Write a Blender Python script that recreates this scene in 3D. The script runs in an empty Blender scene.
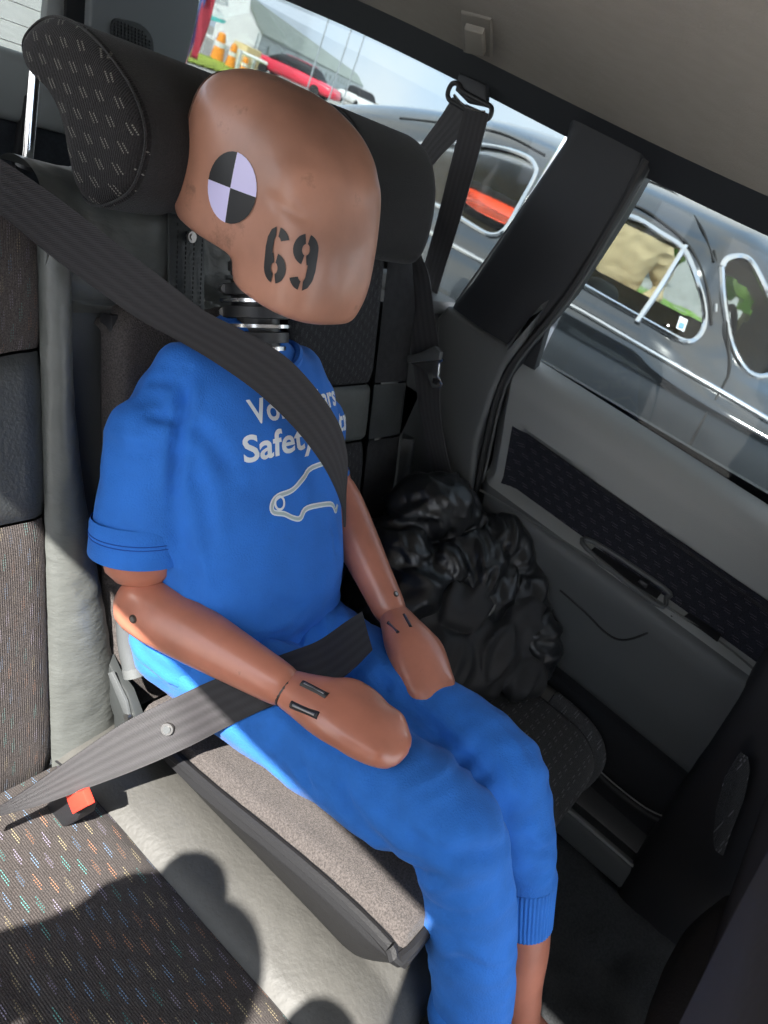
import bpy, bmesh, math, random
from math import sin, cos, pi, radians, sqrt
from mathutils import Vector, Matrix, noise
from mathutils.bvhtree import BVHTree

random.seed(4)
scene = bpy.context.scene
COL = scene.collection

# ------------------------------------------------------------------ camera
CAMPOS = Vector((-.57, -.46, 1.10)); AZ, PITCH, ROLL, FPX = 64.5, 27.0, 25.0, 735.0
_a, _p, _r = radians(AZ), radians(PITCH), radians(ROLL)
_F = Vector((sin(_a)*cos(_p), cos(_a)*cos(_p), -sin(_p)))
_R0 = Vector((cos(_a), -sin(_a), 0)); _U0 = _R0.cross(_F)
_R = _R0*cos(_r) + _U0*sin(_r); _U = -_R0*sin(_r) + _U0*cos(_r)
cam = bpy.data.cameras.new('camera'); cam.sensor_fit = 'HORIZONTAL'; cam.sensor_width = 36
cam.lens = FPX/768*36; cam.clip_start = .02; cam.clip_end = 400
cam.dof.use_dof = True; cam.dof.focus_distance = .8; cam.dof.aperture_fstop = 14
camo = bpy.data.objects.new('camera', cam); COL.objects.link(camo)
camo.matrix_world = Matrix.Translation(CAMPOS) @ Matrix((_R, _U, -_F)).transposed().to_4x4()
scene.camera = camo

# ------------------------------------------------------------------ world, sun, exposure
scene.view_settings.view_transform = 'Standard'; scene.view_settings.look = 'None'
scene.view_settings.gamma = 1; scene.view_settings.use_curve_mapping = False
scene.view_settings.exposure = 2.1
SUN_DIR = Vector((.635, .12, -.685)).normalized()       # the way the light travels
w = bpy.data.worlds.new('sky'); scene.world = w; w.use_nodes = True
nt = w.node_tree; nt.nodes.clear()
out = nt.nodes.new('ShaderNodeOutputWorld'); bg = nt.nodes.new('ShaderNodeBackground')
tc = nt.nodes.new('ShaderNodeTexCoord'); nz = nt.nodes.new('ShaderNodeTexNoise'); cr = nt.nodes.new('ShaderNodeValToRGB')
nz.inputs['Scale'].default_value = 2.2; nz.inputs['Detail'].default_value = 5
cr.color_ramp.elements[0].position = .38; cr.color_ramp.elements[0].color = (.56, .75, 1.0, 1)
cr.color_ramp.elements[1].position = .6; cr.color_ramp.elements[1].color = (1, 1, 1, 1)
nt.links.new(tc.outputs['Generated'], nz.inputs['Vector']); nt.links.new(nz.outputs['Fac'], cr.inputs['Fac'])
nt.links.new(cr.outputs['Color'], bg.inputs['Color']); bg.inputs['Strength'].default_value = 1.0
nt.links.new(bg.outputs['Background'], out.inputs['Surface'])
sun = bpy.data.lights.new('sun', 'SUN'); sun.energy = 5.0; sun.angle = radians(.55); sun.color = (1, .96, .9)
suno = bpy.data.objects.new('sun', sun); COL.objects.link(suno)
suno.rotation_euler = SUN_DIR.to_track_quat('-Z', 'Y').to_euler()

# ------------------------------------------------------------------ helpers
def ray(px, py): return _F + _R*((px-384)/FPX) - _U*((py-512)/FPX)
def U(px, py, ax, val):
    d = ray(px, py); return CAMPOS + d*((val-CAMPOS[ax])/d[ax])
def UX(px, py, x): return U(px, py, 0, x)
def proj(p):
    v = p-CAMPOS; z = v.dot(_F); return (384+FPX*v.dot(_R)/z, 512-FPX*v.dot(_U)/z)
def smooth01(t):
    t = max(0, min(1, t)); return t*t*(3-2*t)

def tag(o, label=None, cat=None, group=None, kind=None):
    if label: o['label'] = label
    if cat: o['category'] = cat
    if group: o['group'] = group
    if kind: o['kind'] = kind
    return o
def empty(name, loc=(0, 0, 0)):
    o = bpy.data.objects.new(name, None); COL.objects.link(o); o.location = loc; o.empty_display_size = .05
    return o
def wloc(o):
    l = Vector(o.location)
    while o.parent: o = o.parent; l = l + Vector(o.location)
    return l
def obj(name, bm, mats, parent=None, smooth=True, loc=None, label=None, kind=None):
    me = bpy.data.meshes.new(name)
    base = wloc(parent) if parent else Vector((0, 0, 0))
    if loc is not None: base = Vector(loc)
    bmesh.ops.recalc_face_normals(bm, faces=bm.faces)
    bmesh.ops.translate(bm, verts=bm.verts, vec=-base)
    bm.to_mesh(me); bm.free()
    for m in (mats if isinstance(mats, (list, tuple)) else [mats]): me.materials.append(m)
    if smooth:
        for p in me.polygons: p.use_smooth = True
        try: me.set_sharp_from_angle(angle=radians(38 if smooth is True else smooth))
        except Exception: pass
    o = bpy.data.objects.new(name, me); COL.objects.link(o)
    if parent: o.parent = parent; o.location = base - wloc(parent)
    else: o.location = base
    if label: o['label'] = label
    if kind: o['kind'] = kind
    return o

def box(bm, c, s, rot=None, bev=0, seg=2):
    m = Matrix.Translation(Vector(c))
    if rot: m = m @ rot.to_4x4()
    m = m @ Matrix.Diagonal((*s, 1))
    r = bmesh.ops.create_cube(bm, size=1, matrix=m)
    if bev:
        es = list({e for v in r['verts'] for e in v.link_edges})
        bmesh.ops.bevel(bm, geom=es, offset=bev, segments=seg, profile=.5, affect='EDGES')
    return bm
def slab(bm, pts, nrm, th, bev=0, seg=2):
    """polygon given as 3D points, extruded along nrm by th, near rim bevelled"""
    n = Vector(nrm)
    vs = [bm.verts.new(p) for p in pts]; f = bm.faces.new(vs)
    r = bmesh.ops.extrude_face_region(bm, geom=[f])
    nv = [g for g in r['geom'] if isinstance(g, bmesh.types.BMVert)]
    bmesh.ops.translate(bm, verts=nv, vec=n*th)
    if bev:
        s = set(nv)
        es = [e for e in bm.edges if e.verts[0] in s and e.verts[1] in s]
        bmesh.ops.bevel(bm, geom=es, offset=bev, segments=seg, profile=.5, affect='EDGES')
    return bm
def cr1(p0, p1, p2, p3, t):
    return .5*((2*p1) + (-p0+p2)*t + (2*p0-5*p1+4*p2-p3)*t*t + (-p0+3*p1-3*p2+p3)*t*t*t)
def spline(pts, n, closed=False):
    P = [Vector(p) if not isinstance(p, (int, float)) else p for p in pts]; o = []
    m = len(P)
    if closed:
        for i in range(m):
            for k in range(n): o.append(cr1(P[i-1], P[i], P[(i+1) % m], P[(i+2) % m], k/n))
        return o
    for i in range(m-1):
        p0 = P[i-1] if i > 0 else P[0]*2-P[1]; p3 = P[i+2] if i+2 < m else P[m-1]*2-P[m-2]
        for k in range(n): o.append(cr1(p0, P[i], P[i+1], p3, k/n))
    o.append(P[-1]); return o
def tube(bm, pts, r, n=10, sub=0, closed=False, caps=True):
    if sub: pts = spline(pts, sub, closed)
    pts = [Vector(p) for p in pts]; N = len(pts)
    rr = r if isinstance(r, (list, tuple)) else None
    if rr and len(rr) != N:
        M = len(rr)-1; rr = [rr[min(M, int(i/(N-1)*M))]*(1-((i/(N-1)*M) % 1 if i < N-1 else 0)) + rr[min(M, int(i/(N-1)*M)+1)]*((i/(N-1)*M) % 1 if i < N-1 else 0) for i in range(N)]
    up = None; rings = []
    for i, p in enumerate(pts):
        a = pts[i-1] if (i > 0 or closed) else pts[i]; b = pts[(i+1) % N] if (i < N-1 or closed) else pts[i]
        t = (b-a).normalized()
        if up is None: up = t.orthogonal().normalized()
        up = (up - t*up.dot(t)).normalized(); s = t.cross(up)
        R = rr[i] if rr else r
        rings.append([bm.verts.new(p + (up*cos(2*pi*k/n)+s*sin(2*pi*k/n))*R) for k in range(n)])
    for i in range(N if closed else N-1):
        A, B = rings[i], rings[(i+1) % N]
        for k in range(n): bm.faces.new((A[k], A[(k+1) % n], B[(k+1) % n], B[k]))
    if caps and not closed: bm.faces.new(rings[0][::-1]); bm.faces.new(rings[-1])
    return bm
def ringpts(c, a, b, e=2.0, n=28):
    o = []
    for k in range(n):
        t = 2*pi*k/n; x, y = cos(t), sin(t)
        o.append(c + a*(math.copysign(abs(x)**(2/e), x)) + b*(math.copysign(abs(y)**(2/e), y)))
    return o
def loft(bm, rings, sub=4, n=28, e=2.2, domes=(True, True)):
    """rings: (centre, a vector, b vector); splined in between, capped"""
    C = spline([r[0] for r in rings], sub); A = spline([r[1] for r in rings], sub); B = spline([r[2] for r in rings], sub)
    R = [[c, a, b] for c, a, b in zip(C, A, B)]
    def dome(r0, r1):
        d = (r0[0]-r1[0]).normalized(); h = min(r0[1].length, r0[2].length)*.8; o = []
        for k in (1, 2, 3):
            f = k*pi/2/3.6; o.append([r0[0]+d*h*sin(f), r0[1]*cos(f), r0[2]*cos(f)])
        return o
    if domes[0]: R = dome(R[0], R[1])[::-1] + R
    if domes[1]: R = R + dome(R[-1], R[-2])
    vr = [[bm.verts.new(p) for p in ringpts(c, a, b, e, n)] for c, a, b in R]
    for X, Y in zip(vr, vr[1:]):
        for k in range(n): bm.faces.new((X[k], X[(k+1) % n], Y[(k+1) % n], Y[k]))
    bm.faces.new(vr[0][::-1]); bm.faces.new(vr[-1])
    return bm
def limb(bm, pts, rad, side=None, flat=1.0, sub=5, n=24, e=2.0, domes=(True, True)):
    pts = [Vector(p) for p in pts]; rings = []
    for i, p in enumerate(pts):
        a = pts[max(0, i-1)]; b = pts[min(len(pts)-1, i+1)]; t = (b-a).normalized()
        s = Vector(side) if side else t.orthogonal(); s = (s-t*s.dot(t)).normalized(); u = t.cross(s)
        r = rad[i]; r = r if isinstance(r, tuple) else (r, r*flat)
        rings.append((p, s*r[0], u*r[1]))
    return loft(bm, rings, sub, n, e, domes)
def grid(bm, f, us, vs, quad=None):
    V = [[bm.verts.new(f(u, v)) for v in vs] for u in us]
    for i in range(len(us)-1):
        for j in range(len(vs)-1):
            if quad is None or quad(i, j): bm.faces.new((V[i][j], V[i+1][j], V[i+1][j+1], V[i][j+1]))
    loose = [v for v in bm.verts if not v.link_faces]
    bmesh.ops.delete(bm, geom=loose, context='VERTS')
    return bm
def lin(a, b, n): return [a+(b-a)*i/(n-1) for i in range(n)]
def remeshed(bm, voxel, sm=6):
    me = bpy.data.meshes.new('t'); bm.to_mesh(me); bm.free(); o = bpy.data.objects.new('t', me); COL.objects.link(o)
    r = o.modifiers.new('r', 'REMESH'); r.mode = 'VOXEL'; r.voxel_size = voxel
    s = o.modifiers.new('s', 'SMOOTH'); s.iterations = sm; s.factor = .5
    dg = bpy.context.evaluated_depsgraph_get(); e = o.evaluated_get(dg); b = bmesh.new(); b.from_mesh(e.to_mesh()); e.to_mesh_clear()
    bpy.data.objects.remove(o); bpy.data.meshes.remove(me)
    return b
def displace(bm, fn):
    bm.normal_update()
    d = [(v, v.normal.copy()*fn(v.co, v.normal)) for v in bm.verts]
    for v, k in d: v.co += k
def bvh(bm):
    bm.faces.ensure_lookup_table(); return BVHTree.FromBMesh(bm)
def copybm(bm): return bm.copy()

# ------------------------------------------------------------------ materials
def newmat(name):
    m = bpy.data.materials.new(name); m.use_nodes = True; t = m.node_tree; b = t.nodes['Principled BSDF']; return m, t, b
def N(t, kind, **kw):
    n = t.nodes.new(kind)
    for k, v in kw.items():
        if k in n.inputs: n.inputs[k].default_value = v
        else: setattr(n, k, v)
    return n
def mth(t, op, a, b=None, c=None):
    n = t.nodes.new('ShaderNodeMath'); n.operation = op
    for i, x in enumerate((a, b, c)):
        if x is None: continue
        if isinstance(x, (int, float)): n.inputs[i].default_value = x
        else: t.links.new(x, n.inputs[i])
    return n.outputs[0]
def mat(name, col, rough=.5, metal=0, bump=0, bscale=200, var=0, vscale=8, coat=0, spec=.5, sheen=0, stretch=None, col2=None):
    m, t, b = newmat(name)
    b.inputs['Base Color'].default_value = (*col, 1); b.inputs['Roughness'].default_value = rough
    b.inputs['Metallic'].default_value = metal; b.inputs['Coat Weight'].default_value = coat
    b.inputs['Specular IOR Level'].default_value = spec
    if sheen: b.inputs['Sheen Weight'].default_value = sheen; b.inputs['Sheen Roughness'].default_value = .4
    tcn = N(t, 'ShaderNodeTexCoord'); vec = tcn.outputs['Object']
    if stretch:
        mp = N(t, 'ShaderNodeMapping'); mp.inputs['Scale'].default_value = stretch; t.links.new(vec, mp.inputs['Vector']); vecb = mp.outputs[0]
    else: vecb = vec
    if bump:
        n = N(t, 'ShaderNodeTexNoise', Scale=bscale, Detail=4.0); t.links.new(vecb, n.inputs['Vector'])
        bp = N(t, 'ShaderNodeBump', Strength=bump, Distance=.002); t.links.new(n.outputs['Fac'], bp.inputs['Height']); t.links.new(bp.outputs[0], b.inputs['Normal'])
    if var:
        n = N(t, 'ShaderNodeTexNoise', Scale=vscale, Detail=5.0); t.links.new(vec, n.inputs['Vector'])
        r = N(t, 'ShaderNodeValToRGB'); r.color_ramp.elements[0].position = .35; r.color_ramp.elements[1].position = .65
        c2 = col2 or tuple(c*(1-var) for c in col)
        r.color_ramp.elements[0].color = (*c2, 1); r.color_ramp.elements[1].color = (*col, 1)
        t.links.new(n.outputs['Fac'], r.inputs['Fac']); t.links.new(r.outputs['Color'], b.inputs['Base Color'])
    return m
def fabric(name, base, u='Y', v='X', cu=.026, cv=.013, colours=True, dash=1.0, off=(0, 0), fleck=(.32, .3, .28), rot=0):
    """woven upholstery with rows of short dotted double dashes; u runs along the dash"""
    m, t, b = newmat(name); b.inputs['Roughness'].default_value = .9; b.inputs['Specular IOR Level'].default_value = .2
    b.inputs['Sheen Weight'].default_value = .06
    tcn = N(t, 'ShaderNodeTexCoord'); sp = N(t, 'ShaderNodeSeparateXYZ'); t.links.new(tcn.outputs['Object'], sp.inputs[0])
    su, sv = sp.outputs[u], sp.outputs[v]
    if rot: su, sv = mth(t, 'ADD', mth(t, 'MULTIPLY', su, cos(rot)), mth(t, 'MULTIPLY', sv, sin(rot))), mth(t, 'SUBTRACT', mth(t, 'MULTIPLY', sv, cos(rot)), mth(t, 'MULTIPLY', su, sin(rot)))
    uu = mth(t, 'ADD', mth(t, 'DIVIDE', su, cu), 50+off[0]); vv = mth(t, 'ADD', mth(t, 'DIVIDE', sv, cv), 50+off[1])
    row = mth(t, 'FLOOR', vv); fv = mth(t, 'FRACT', vv)
    us = mth(t, 'ADD', uu, mth(t, 'MULTIPLY', mth(t, 'MODULO', row, 3), .37)); cell = mth(t, 'FLOOR', us); fu = mth(t, 'FRACT', us)
    def band(x, a, c): return mth(t, 'MULTIPLY', mth(t, 'GREATER_THAN', x, a), mth(t, 'LESS_THAN', x, c))
    lines = mth(t, 'ADD', mth(t, 'MULTIPLY', band(fv, .28, .36), band(fu, .2, .62)), mth(t, 'MULTIPLY', band(fv, .52, .60), band(fu, .3, .75)))
    dots = mth(t, 'GREATER_THAN', mth(t, 'FRACT', mth(t, 'MULTIPLY', us, 12)), .42)
    msk = mth(t, 'MULTIPLY', mth(t, 'MULTIPLY', lines, dots), dash)
    cx = N(t, 'ShaderNodeCombineXYZ'); t.links.new(row, cx.inputs[0]); t.links.new(cell, cx.inputs[1])
    wn = N(t, 'ShaderNodeTexWhiteNoise'); t.links.new(cx.outputs[0], wn.inputs['Vector'])
    r = N(t, 'ShaderNodeValToRGB'); r.color_ramp.interpolation = 'CONSTANT'
    cs = [(.30, .25, .15), (.08, .26, .24), (.33, .16, .09), (.25, .22, .30), (.13, .21, .32)] if colours else [fleck]*5
    while len(r.color_ramp.elements) < 5: r.color_ramp.elements.new(.5)
    for i, c in enumerate(cs): r.color_ramp.elements[i].position = i*.2; r.color_ramp.elements[i].color = (*c, 1)
    t.links.new(wn.outputs['Value'], r.inputs['Fac'])
    # yarn
    w1 = N(t, 'ShaderNodeTexNoise', Scale=900.0, Detail=2.0); t.links.new(tcn.outputs['Object'], w1.inputs['Vector'])
    yr = N(t, 'ShaderNodeValToRGB'); yr.color_ramp.elements[0].position = .35; yr.color_ramp.elements[1].position = .7
    yr.color_ramp.elements[0].color = (*[c*.55 for c in base], 1); yr.color_ramp.elements[1].color = (*[c*1.5 for c in base], 1)
    t.links.new(w1.outputs['Fac'], yr.inputs['Fac'])
    mx = N(t, 'ShaderNodeMix', data_type='RGBA'); t.links.new(msk, mx.inputs['Factor']); t.links.new(yr.outputs[0], mx.inputs['A']); t.links.new(r.outputs[0], mx.inputs['B'])
    t.links.new(mx.outputs['Result'], b.inputs['Base Color'])
    ribs = mth(t, 'SINE', mth(t, 'MULTIPLY', sp.outputs[v], 2600)); hh = mth(t, 'ADD', mth(t, 'MULTIPLY', ribs, .4), w1.outputs['Fac'])
    bp = N(t, 'ShaderNodeBump', Strength=.5, Distance=.0012); t.links.new(hh, bp.inputs['Height']); t.links.new(bp.outputs[0], b.inputs['Normal'])
    return m
def webbing(name, base=(.016, .015, .016), light=(.032, .029, .032)):
    """belt webbing; UV.x runs across the strap 0..1, UV.y along it in metres"""
    m, t, b = newmat(name); b.inputs['Roughness'].default_value = .62; b.inputs['Specular IOR Level'].default_value = .45
    uv = N(t, 'ShaderNodeUVMap'); sp = N(t, 'ShaderNodeSeparateXYZ'); t.links.new(uv.outputs[0], sp.inputs[0])
    s1 = mth(t, 'SINE', mth(t, 'MULTIPLY', sp.outputs['X'], 31.0))
    s2 = mth(t, 'SINE', mth(t, 'ADD', mth(t, 'MULTIPLY', sp.outputs['Y'], 3200), mth(t, 'MULTIPLY', sp.outputs['X'], 160)))
    f = mth(t, 'ADD', mth(t, 'MULTIPLY', s1, .3), mth(t, 'ADD', mth(t, 'MULTIPLY', s2, .25), .45))
    r = N(t, 'ShaderNodeValToRGB'); r.color_ramp.elements[0].color = (*base, 1); r.color_ramp.elements[1].color = (*light, 1)
    t.links.new(f, r.inputs['Fac']); t.links.new(r.outputs[0], b.inputs['Base Color'])
    bp = N(t, 'ShaderNodeBump', Strength=.5, Distance=.001); t.links.new(f, bp.inputs['Height']); t.links.new(bp.outputs[0], b.inputs['Normal'])
    return m
def glass(name, tint, refl=.08):
    m = bpy.data.materials.new(name); m.use_nodes = True; t = m.node_tree; t.nodes.clear()
    o = N(t, 'ShaderNodeOutputMaterial'); tr = N(t, 'ShaderNodeBsdfTransparent'); tr.inputs[0].default_value = (*tint, 1)
    g = N(t, 'ShaderNodeBsdfGlossy', Roughness=.02); fr = N(t, 'ShaderNodeFresnel', IOR=1.45); mx = N(t, 'ShaderNodeMixShader')
    f = mth(t, 'MULTIPLY', fr.outputs[0], refl/.08)
    t.links.new(f, mx.inputs[0]); t.links.new(tr.outputs[0], mx.inputs[1]); t.links.new(g.outputs[0], mx.inputs[2]); t.links.new(mx.outputs[0], o.inputs[0])
    return m

M_lea = mat('leather', (.036, .040, .041), .42, bump=.35, bscale=260, var=.18, vscale=30)
M_leaw = mat('wrinkled_leather', (.095, .10, .094), .4, bump=.6, bscale=60, stretch=(1, 1, 2.2), var=.15, vscale=30)
M_leac = mat('cushion_leather', (.068, .066, .060), .6, bump=.4, bscale=180, var=.12, vscale=40)
M_fabc = fabric('cushion_fabric', (.05, .043, .040), 'Y', 'X', cu=.036, cv=.0105)
M_fabb = fabric('backrest_fabric', (.062, .053, .05), 'Z', 'X', cu=.03, cv=.009, dash=.35)
M_fabL = fabric('left_seat_fabric', (.028, .028, .03), 'Z', 'X', cu=.017, cv=.010, colours=False, fleck=(.13, .13, .135), dash=.9)
M_fabLc = fabric('left_cushion_fabric', (.055, .056, .058), 'X', 'Y', cu=.024, cv=.02, colours=False, fleck=(.20, .20, .21), dash=.9)
M_fabH = fabric('headrest_fabric', (.015, .013, .013), 'Z', 'Y', cu=.026, cv=.017, colours=False, fleck=(.17, .16, .14), rot=.96)
M_fabHf = mat('headrest_weave', (.016, .015, .015), .9, bump=.6, bscale=700, var=.3, vscale=300, sheen=.1)
M_fabD = fabric('door_insert_fabric', (.018, .019, .026), 'Y', 'Z', cu=.026, cv=.016, colours=False, fleck=(.085, .085, .11), dash=1)
M_boost = mat('booster_fabric', (.085, .073, .068), .95, bump=.8, bscale=700, var=.55, vscale=500, sheen=.05)
M_plas = mat('booster_plastic', (.013, .013, .014), .5, spec=.3, bump=.15, bscale=500)
M_dplas = mat('dark_plastic', (.012, .012, .014), .5, bump=.15, bscale=500)
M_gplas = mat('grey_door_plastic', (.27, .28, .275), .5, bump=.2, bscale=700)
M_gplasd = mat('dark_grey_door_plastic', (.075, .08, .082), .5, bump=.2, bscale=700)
M_pill = mat('pillar_trim', (.016, .018, .022), .55, bump=.1, bscale=600)
M_gtrim = mat('grey_pillar_trim', (.10, .105, .105), .5, bump=.15, bscale=600)
M_rub = mat('rubber', (.008, .008, .009), .6)
M_head = mat('headliner_cloth', (.27, .245, .215), .95, bump=.5, bscale=350, var=.06, vscale=40)
M_carp = mat('carpet', (.022, .024, .026), .98, bump=1.0, bscale=500, var=.5, vscale=250)
M_skin = mat('dummy_skin', (.55, .205, .13), .36, bump=.08, bscale=90, var=.28, vscale=14, coat=.15)
M_skinh = mat('dummy_head_skin', (.47, .225, .15), .42, bump=.1, bscale=60, var=.35, vscale=11, coat=.1)
def scuffed(m, scale, lo, hi):
    t = m.node_tree; b = t.nodes['Principled BSDF']; src = b.inputs['Base Color'].links[0].from_socket
    tcn = N(t, 'ShaderNodeTexCoord'); n = N(t, 'ShaderNodeTexNoise', Scale=scale, Detail=8.0, Roughness=.7); t.links.new(tcn.outputs['Object'], n.inputs['Vector'])
    r = N(t, 'ShaderNodeValToRGB'); r.color_ramp.elements[0].position = lo; r.color_ramp.elements[1].position = hi; r.color_ramp.elements[1].color = (.6, .6, .6, 1); r.color_ramp.elements[0].color = (0, 0, 0, 1)
    t.links.new(n.outputs['Fac'], r.inputs['Fac']); x = N(t, 'ShaderNodeMix', data_type='RGBA'); t.links.new(r.outputs[0], x.inputs['Factor']); t.links.new(src, x.inputs['A']); x.inputs['B'].default_value = (.09, .05, .035, 1)
    t.links.new(x.outputs['Result'], b.inputs['Base Color'])
scuffed(M_skinh, 22, .60, .72); scuffed(M_skin, 38, .64, .74)
M_blue = mat('blue_jersey', (.020, .165, .62), .85, bump=.35, bscale=500, var=.12, vscale=25, sheen=.05)
M_bluet = mat('blue_sweatcloth', (.022, .170, .60), .88, bump=.45, bscale=450, var=.18, vscale=30, sheen=.05)
M_white = mat('white_print', (.75, .78, .8), .6)
M_silverp = mat('grey_print', (.42, .5, .5), .5)
M_blk = mat('black_print', (.008, .008, .009), .5)
M_lil = mat('lilac_sticker', (.6, .55, .82), .45)
M_steel = mat('steel', (.6, .6, .6), .22, metal=1)
M_dsteel = mat('dull_steel', (.32, .31, .30), .35, metal=1, bump=.1, bscale=80)
M_nrub = mat('neck_rubber', (.02, .02, .021), .4)
M_red = mat('red_plastic', (.75, .05, .03), .35)
M_jack = mat('nylon_shell', (.011, .012, .014), .36, bump=.5, bscale=35, spec=.6)
M_jack2 = mat('softshell', (.018, .018, .020), .62, bump=.3, bscale=60)
M_web = webbing('belt_webbing')
M_webl = webbing('belt_webbing_grey', (.035, .035, .037), (.06, .06, .064))
M_glass = glass('tinted_window_glass', (.46, .485, .485), .035)
M_cglass = glass('old_car_glass', (.9, .94, .93), .045)
M_bpaint = mat('black_car_paint', (.012, .014, .017), .12, coat=1.0, spec=.8)
M_bpaint.node_tree.nodes['Principled BSDF'].inputs['Coat IOR'].default_value = 1.9
M_chrome = mat('chrome', (.85, .85, .86), .12, metal=1)
M_tan = mat('tan_trim', (.62, .50, .32), .8, var=.15, vscale=10)
M_silv = mat('silver_car_paint', (.68, .69, .70), .3, metal=.3, coat=.6)
M_dark = mat('dark_void', (.01, .01, .012), .7)

M_fsl = mat('front_seat_leather', (.022, .018, .017), .75, spec=.25, bump=.3, bscale=200)
# ------------------------------------------------------------------ world outside: ground, building, vehicles
g = bmesh.new(); grid(g, lambda x, y: Vector((x, y, -.35)), lin(-60, 160, 12), lin(-80, 160, 12))
tag(obj('ground', g, mat('asphalt', (.34, .33, .31), .95, bump=.08, bscale=30, var=.2, vscale=3), kind='structure'))

# ------------------------------------------------------------------ car shell
def rail_z(y): return 1.172 + .035*smooth01((y+.3)/1.0)
def ceil_z(x, y):
    k = max(-1, min(1, x/.66)); return rail_z(y) + .012 + .045*(1-abs(k)**2.6)
b = bmesh.new(); grid(b, lambda x, y: Vector((x, y, ceil_z(x, y))), lin(-.63, .635, 40), lin(-1.35, 1.25, 60))
ceiling = obj('ceiling', b, M_head, kind='structure')
b = bmesh.new(); grid(b, lambda x, y: Vector((x, y, ceil_z(x*.86, y)+.03)), lin(-.74, .74, 20), lin(-1.4, 1.3, 30))
obj('roof', b, M_silv, kind='structure')
# small moulded recess with a flap in the headlining
def ceil_ray(px, py):
    d = ray(px, py); t = .2
    while t < 3 and (CAMPOS+d*t).z < ceil_z((CAMPOS+d*t).x, (CAMPOS+d*t).y): t += .002
    return CAMPOS+d*t
cc = [ceil_ray(*p) for p in [(466, 16), (488, 22), (489, 50), (467, 46)]]
cen = sum(cc, Vector())/4
b = bmesh.new(); slab(b, [cen+(p-cen)*1.35+Vector((0, 0, .004)) for p in cc], (0, 0, -1), .009, .004, 3); cb = obj('ceiling_hook_base', b, mat('headliner_plastic', (.2, .18, .155), .6), ceiling)
b = bmesh.new(); slab(b, [cen+(p-cen)*.85+Vector((0, 0, -.004)) for p in cc], (0, 0, -1), .009, .003, 3); obj('hook_flap', b, mat('headliner_flap', (.25, .225, .19), .55), cb)

# black roof rail trim along the tops of the side windows
def rail(x):
    b = bmesh.new()
    sec = [(.0, -.028), (.006, -.004), (.002, .012), (-.03, .022), (-.05, .016), (-.02, -.008)]
    grid(b, lambda y, k: Vector((math.copysign(1, x)*(abs(x)+sec[int(k)][0]), y, rail_z(y)+.004+sec[int(k)][1]-.0)), lin(-1.3, 1.15, 50), [0, 1, 2, 3, 4, 5, 0])
    return b
obj('trim_1', rail(.672), M_pill, kind='structure')
obj('trim_2', rail(-.672), M_pill, kind='structure')
# grip-like cap on the rail above the pillar
b = bmesh.new(); slab(b, [UX(*p, .672) for p in [(572, 112), (580, 100), (640, 132), (636, 152)]], (-1, 0, 0), .03, .008, 3)
obj('trim_3', b, M_pill, kind='structure')

# C pillar between cargo window and door window
pill = bmesh.new()
slab(pill, [UX(*p, .645)+Vector((.045, 0, 0)) for p in [(570, 112), (590, 112), (648, 148), (646, 168), (620, 214), (570, 292), (520, 352), (500, 388), (480, 440), (474, 492), (440, 500), (440, 330), (452, 303), (470, 282), (563, 142)]], (-1, 0, 0), .045, .014, 4)
c_pillar = obj('trim_4', pill, M_pill, kind='structure', loc=(.66, .1, 0))
b = bmesh.new()
slab(b, [UX(*p, .632)+Vector((.03, 0, 0)) for p in [(436, 318), (447, 306), (480, 330), (505, 345), (540, 304), (546, 300), (524, 340), (503, 368), (492, 396), (477, 440), (470, 500), (436, 520)]], (-1, 0, 0), .030, .010, 4)
obj('lower_cover', b, M_gtrim, c_pillar)
b = bmesh.new()
tube(b, [UX(*p, .645) for p in [(646, 160), (618, 212), (566, 296), (516, 358), (498, 392), (486, 440), (477, 486), (474, 505)]], .006, 8, sub=4); obj('door_seal', b, M_rub, c_pillar)
b = bmesh.new()
tube(b, [UX(*p, .662) for p in [(650, 166), (622, 216), (571, 297), (520, 360), (503, 394), (492, 440), (482, 486)]], .0028, 8, sub=4); obj('seal_edge', b, M_gtrim, c_pillar)
# black corner of the door window
b = bmesh.new(); slab(b, [UX(*p, .705) for p in [(563, 286), (538, 370), (500, 352), (520, 330)]], (-1, 0, 0), .018, .003, 2); obj('window_corner', b, M_pill, c_pillar)

# windows
b = bmesh.new(); slab(b, [UX(*p, .722) for p in [(630, 168), (650, 162), (840, 252), (840, 566), (768, 520), (534, 372)]], (1, 0, 0), .004)
window_1 = obj('window_1', b, M_glass, kind='structure', smooth=False)
b = bmesh.new(); slab(b, [UX(*p, .715) for p in [(130, -95), (330, -8), (574, 120), (458, 310), (400, 276), (300, 250), (150, 160)]], (1, 0, 0), .004)
window_2 = obj('window_2', b, M_glass, kind='structure', smooth=False)
b = bmesh.new(); tube(b, [UX(*p, .70) for p in [(560, 119), (571, 124), (572, 134), (520, 212), (458, 300), (452, 307), (442, 303), (400, 275)]], .0028, 8, sub=4); obj('glass_edge_seal', b, M_gtrim, window_2)
# parcel sill under the cargo window
b = bmesh.new(); box(b, (.655, .68, .828), (.11, .98, .03), bev=.01); obj('trim_5', b, M_gtrim, kind='structure')
b = bmesh.new(); box(b, (.70, .66, .45), (.06, 1.0, .75), bev=.01); obj('wall_left', b, M_gplasd, kind='structure')

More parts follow.
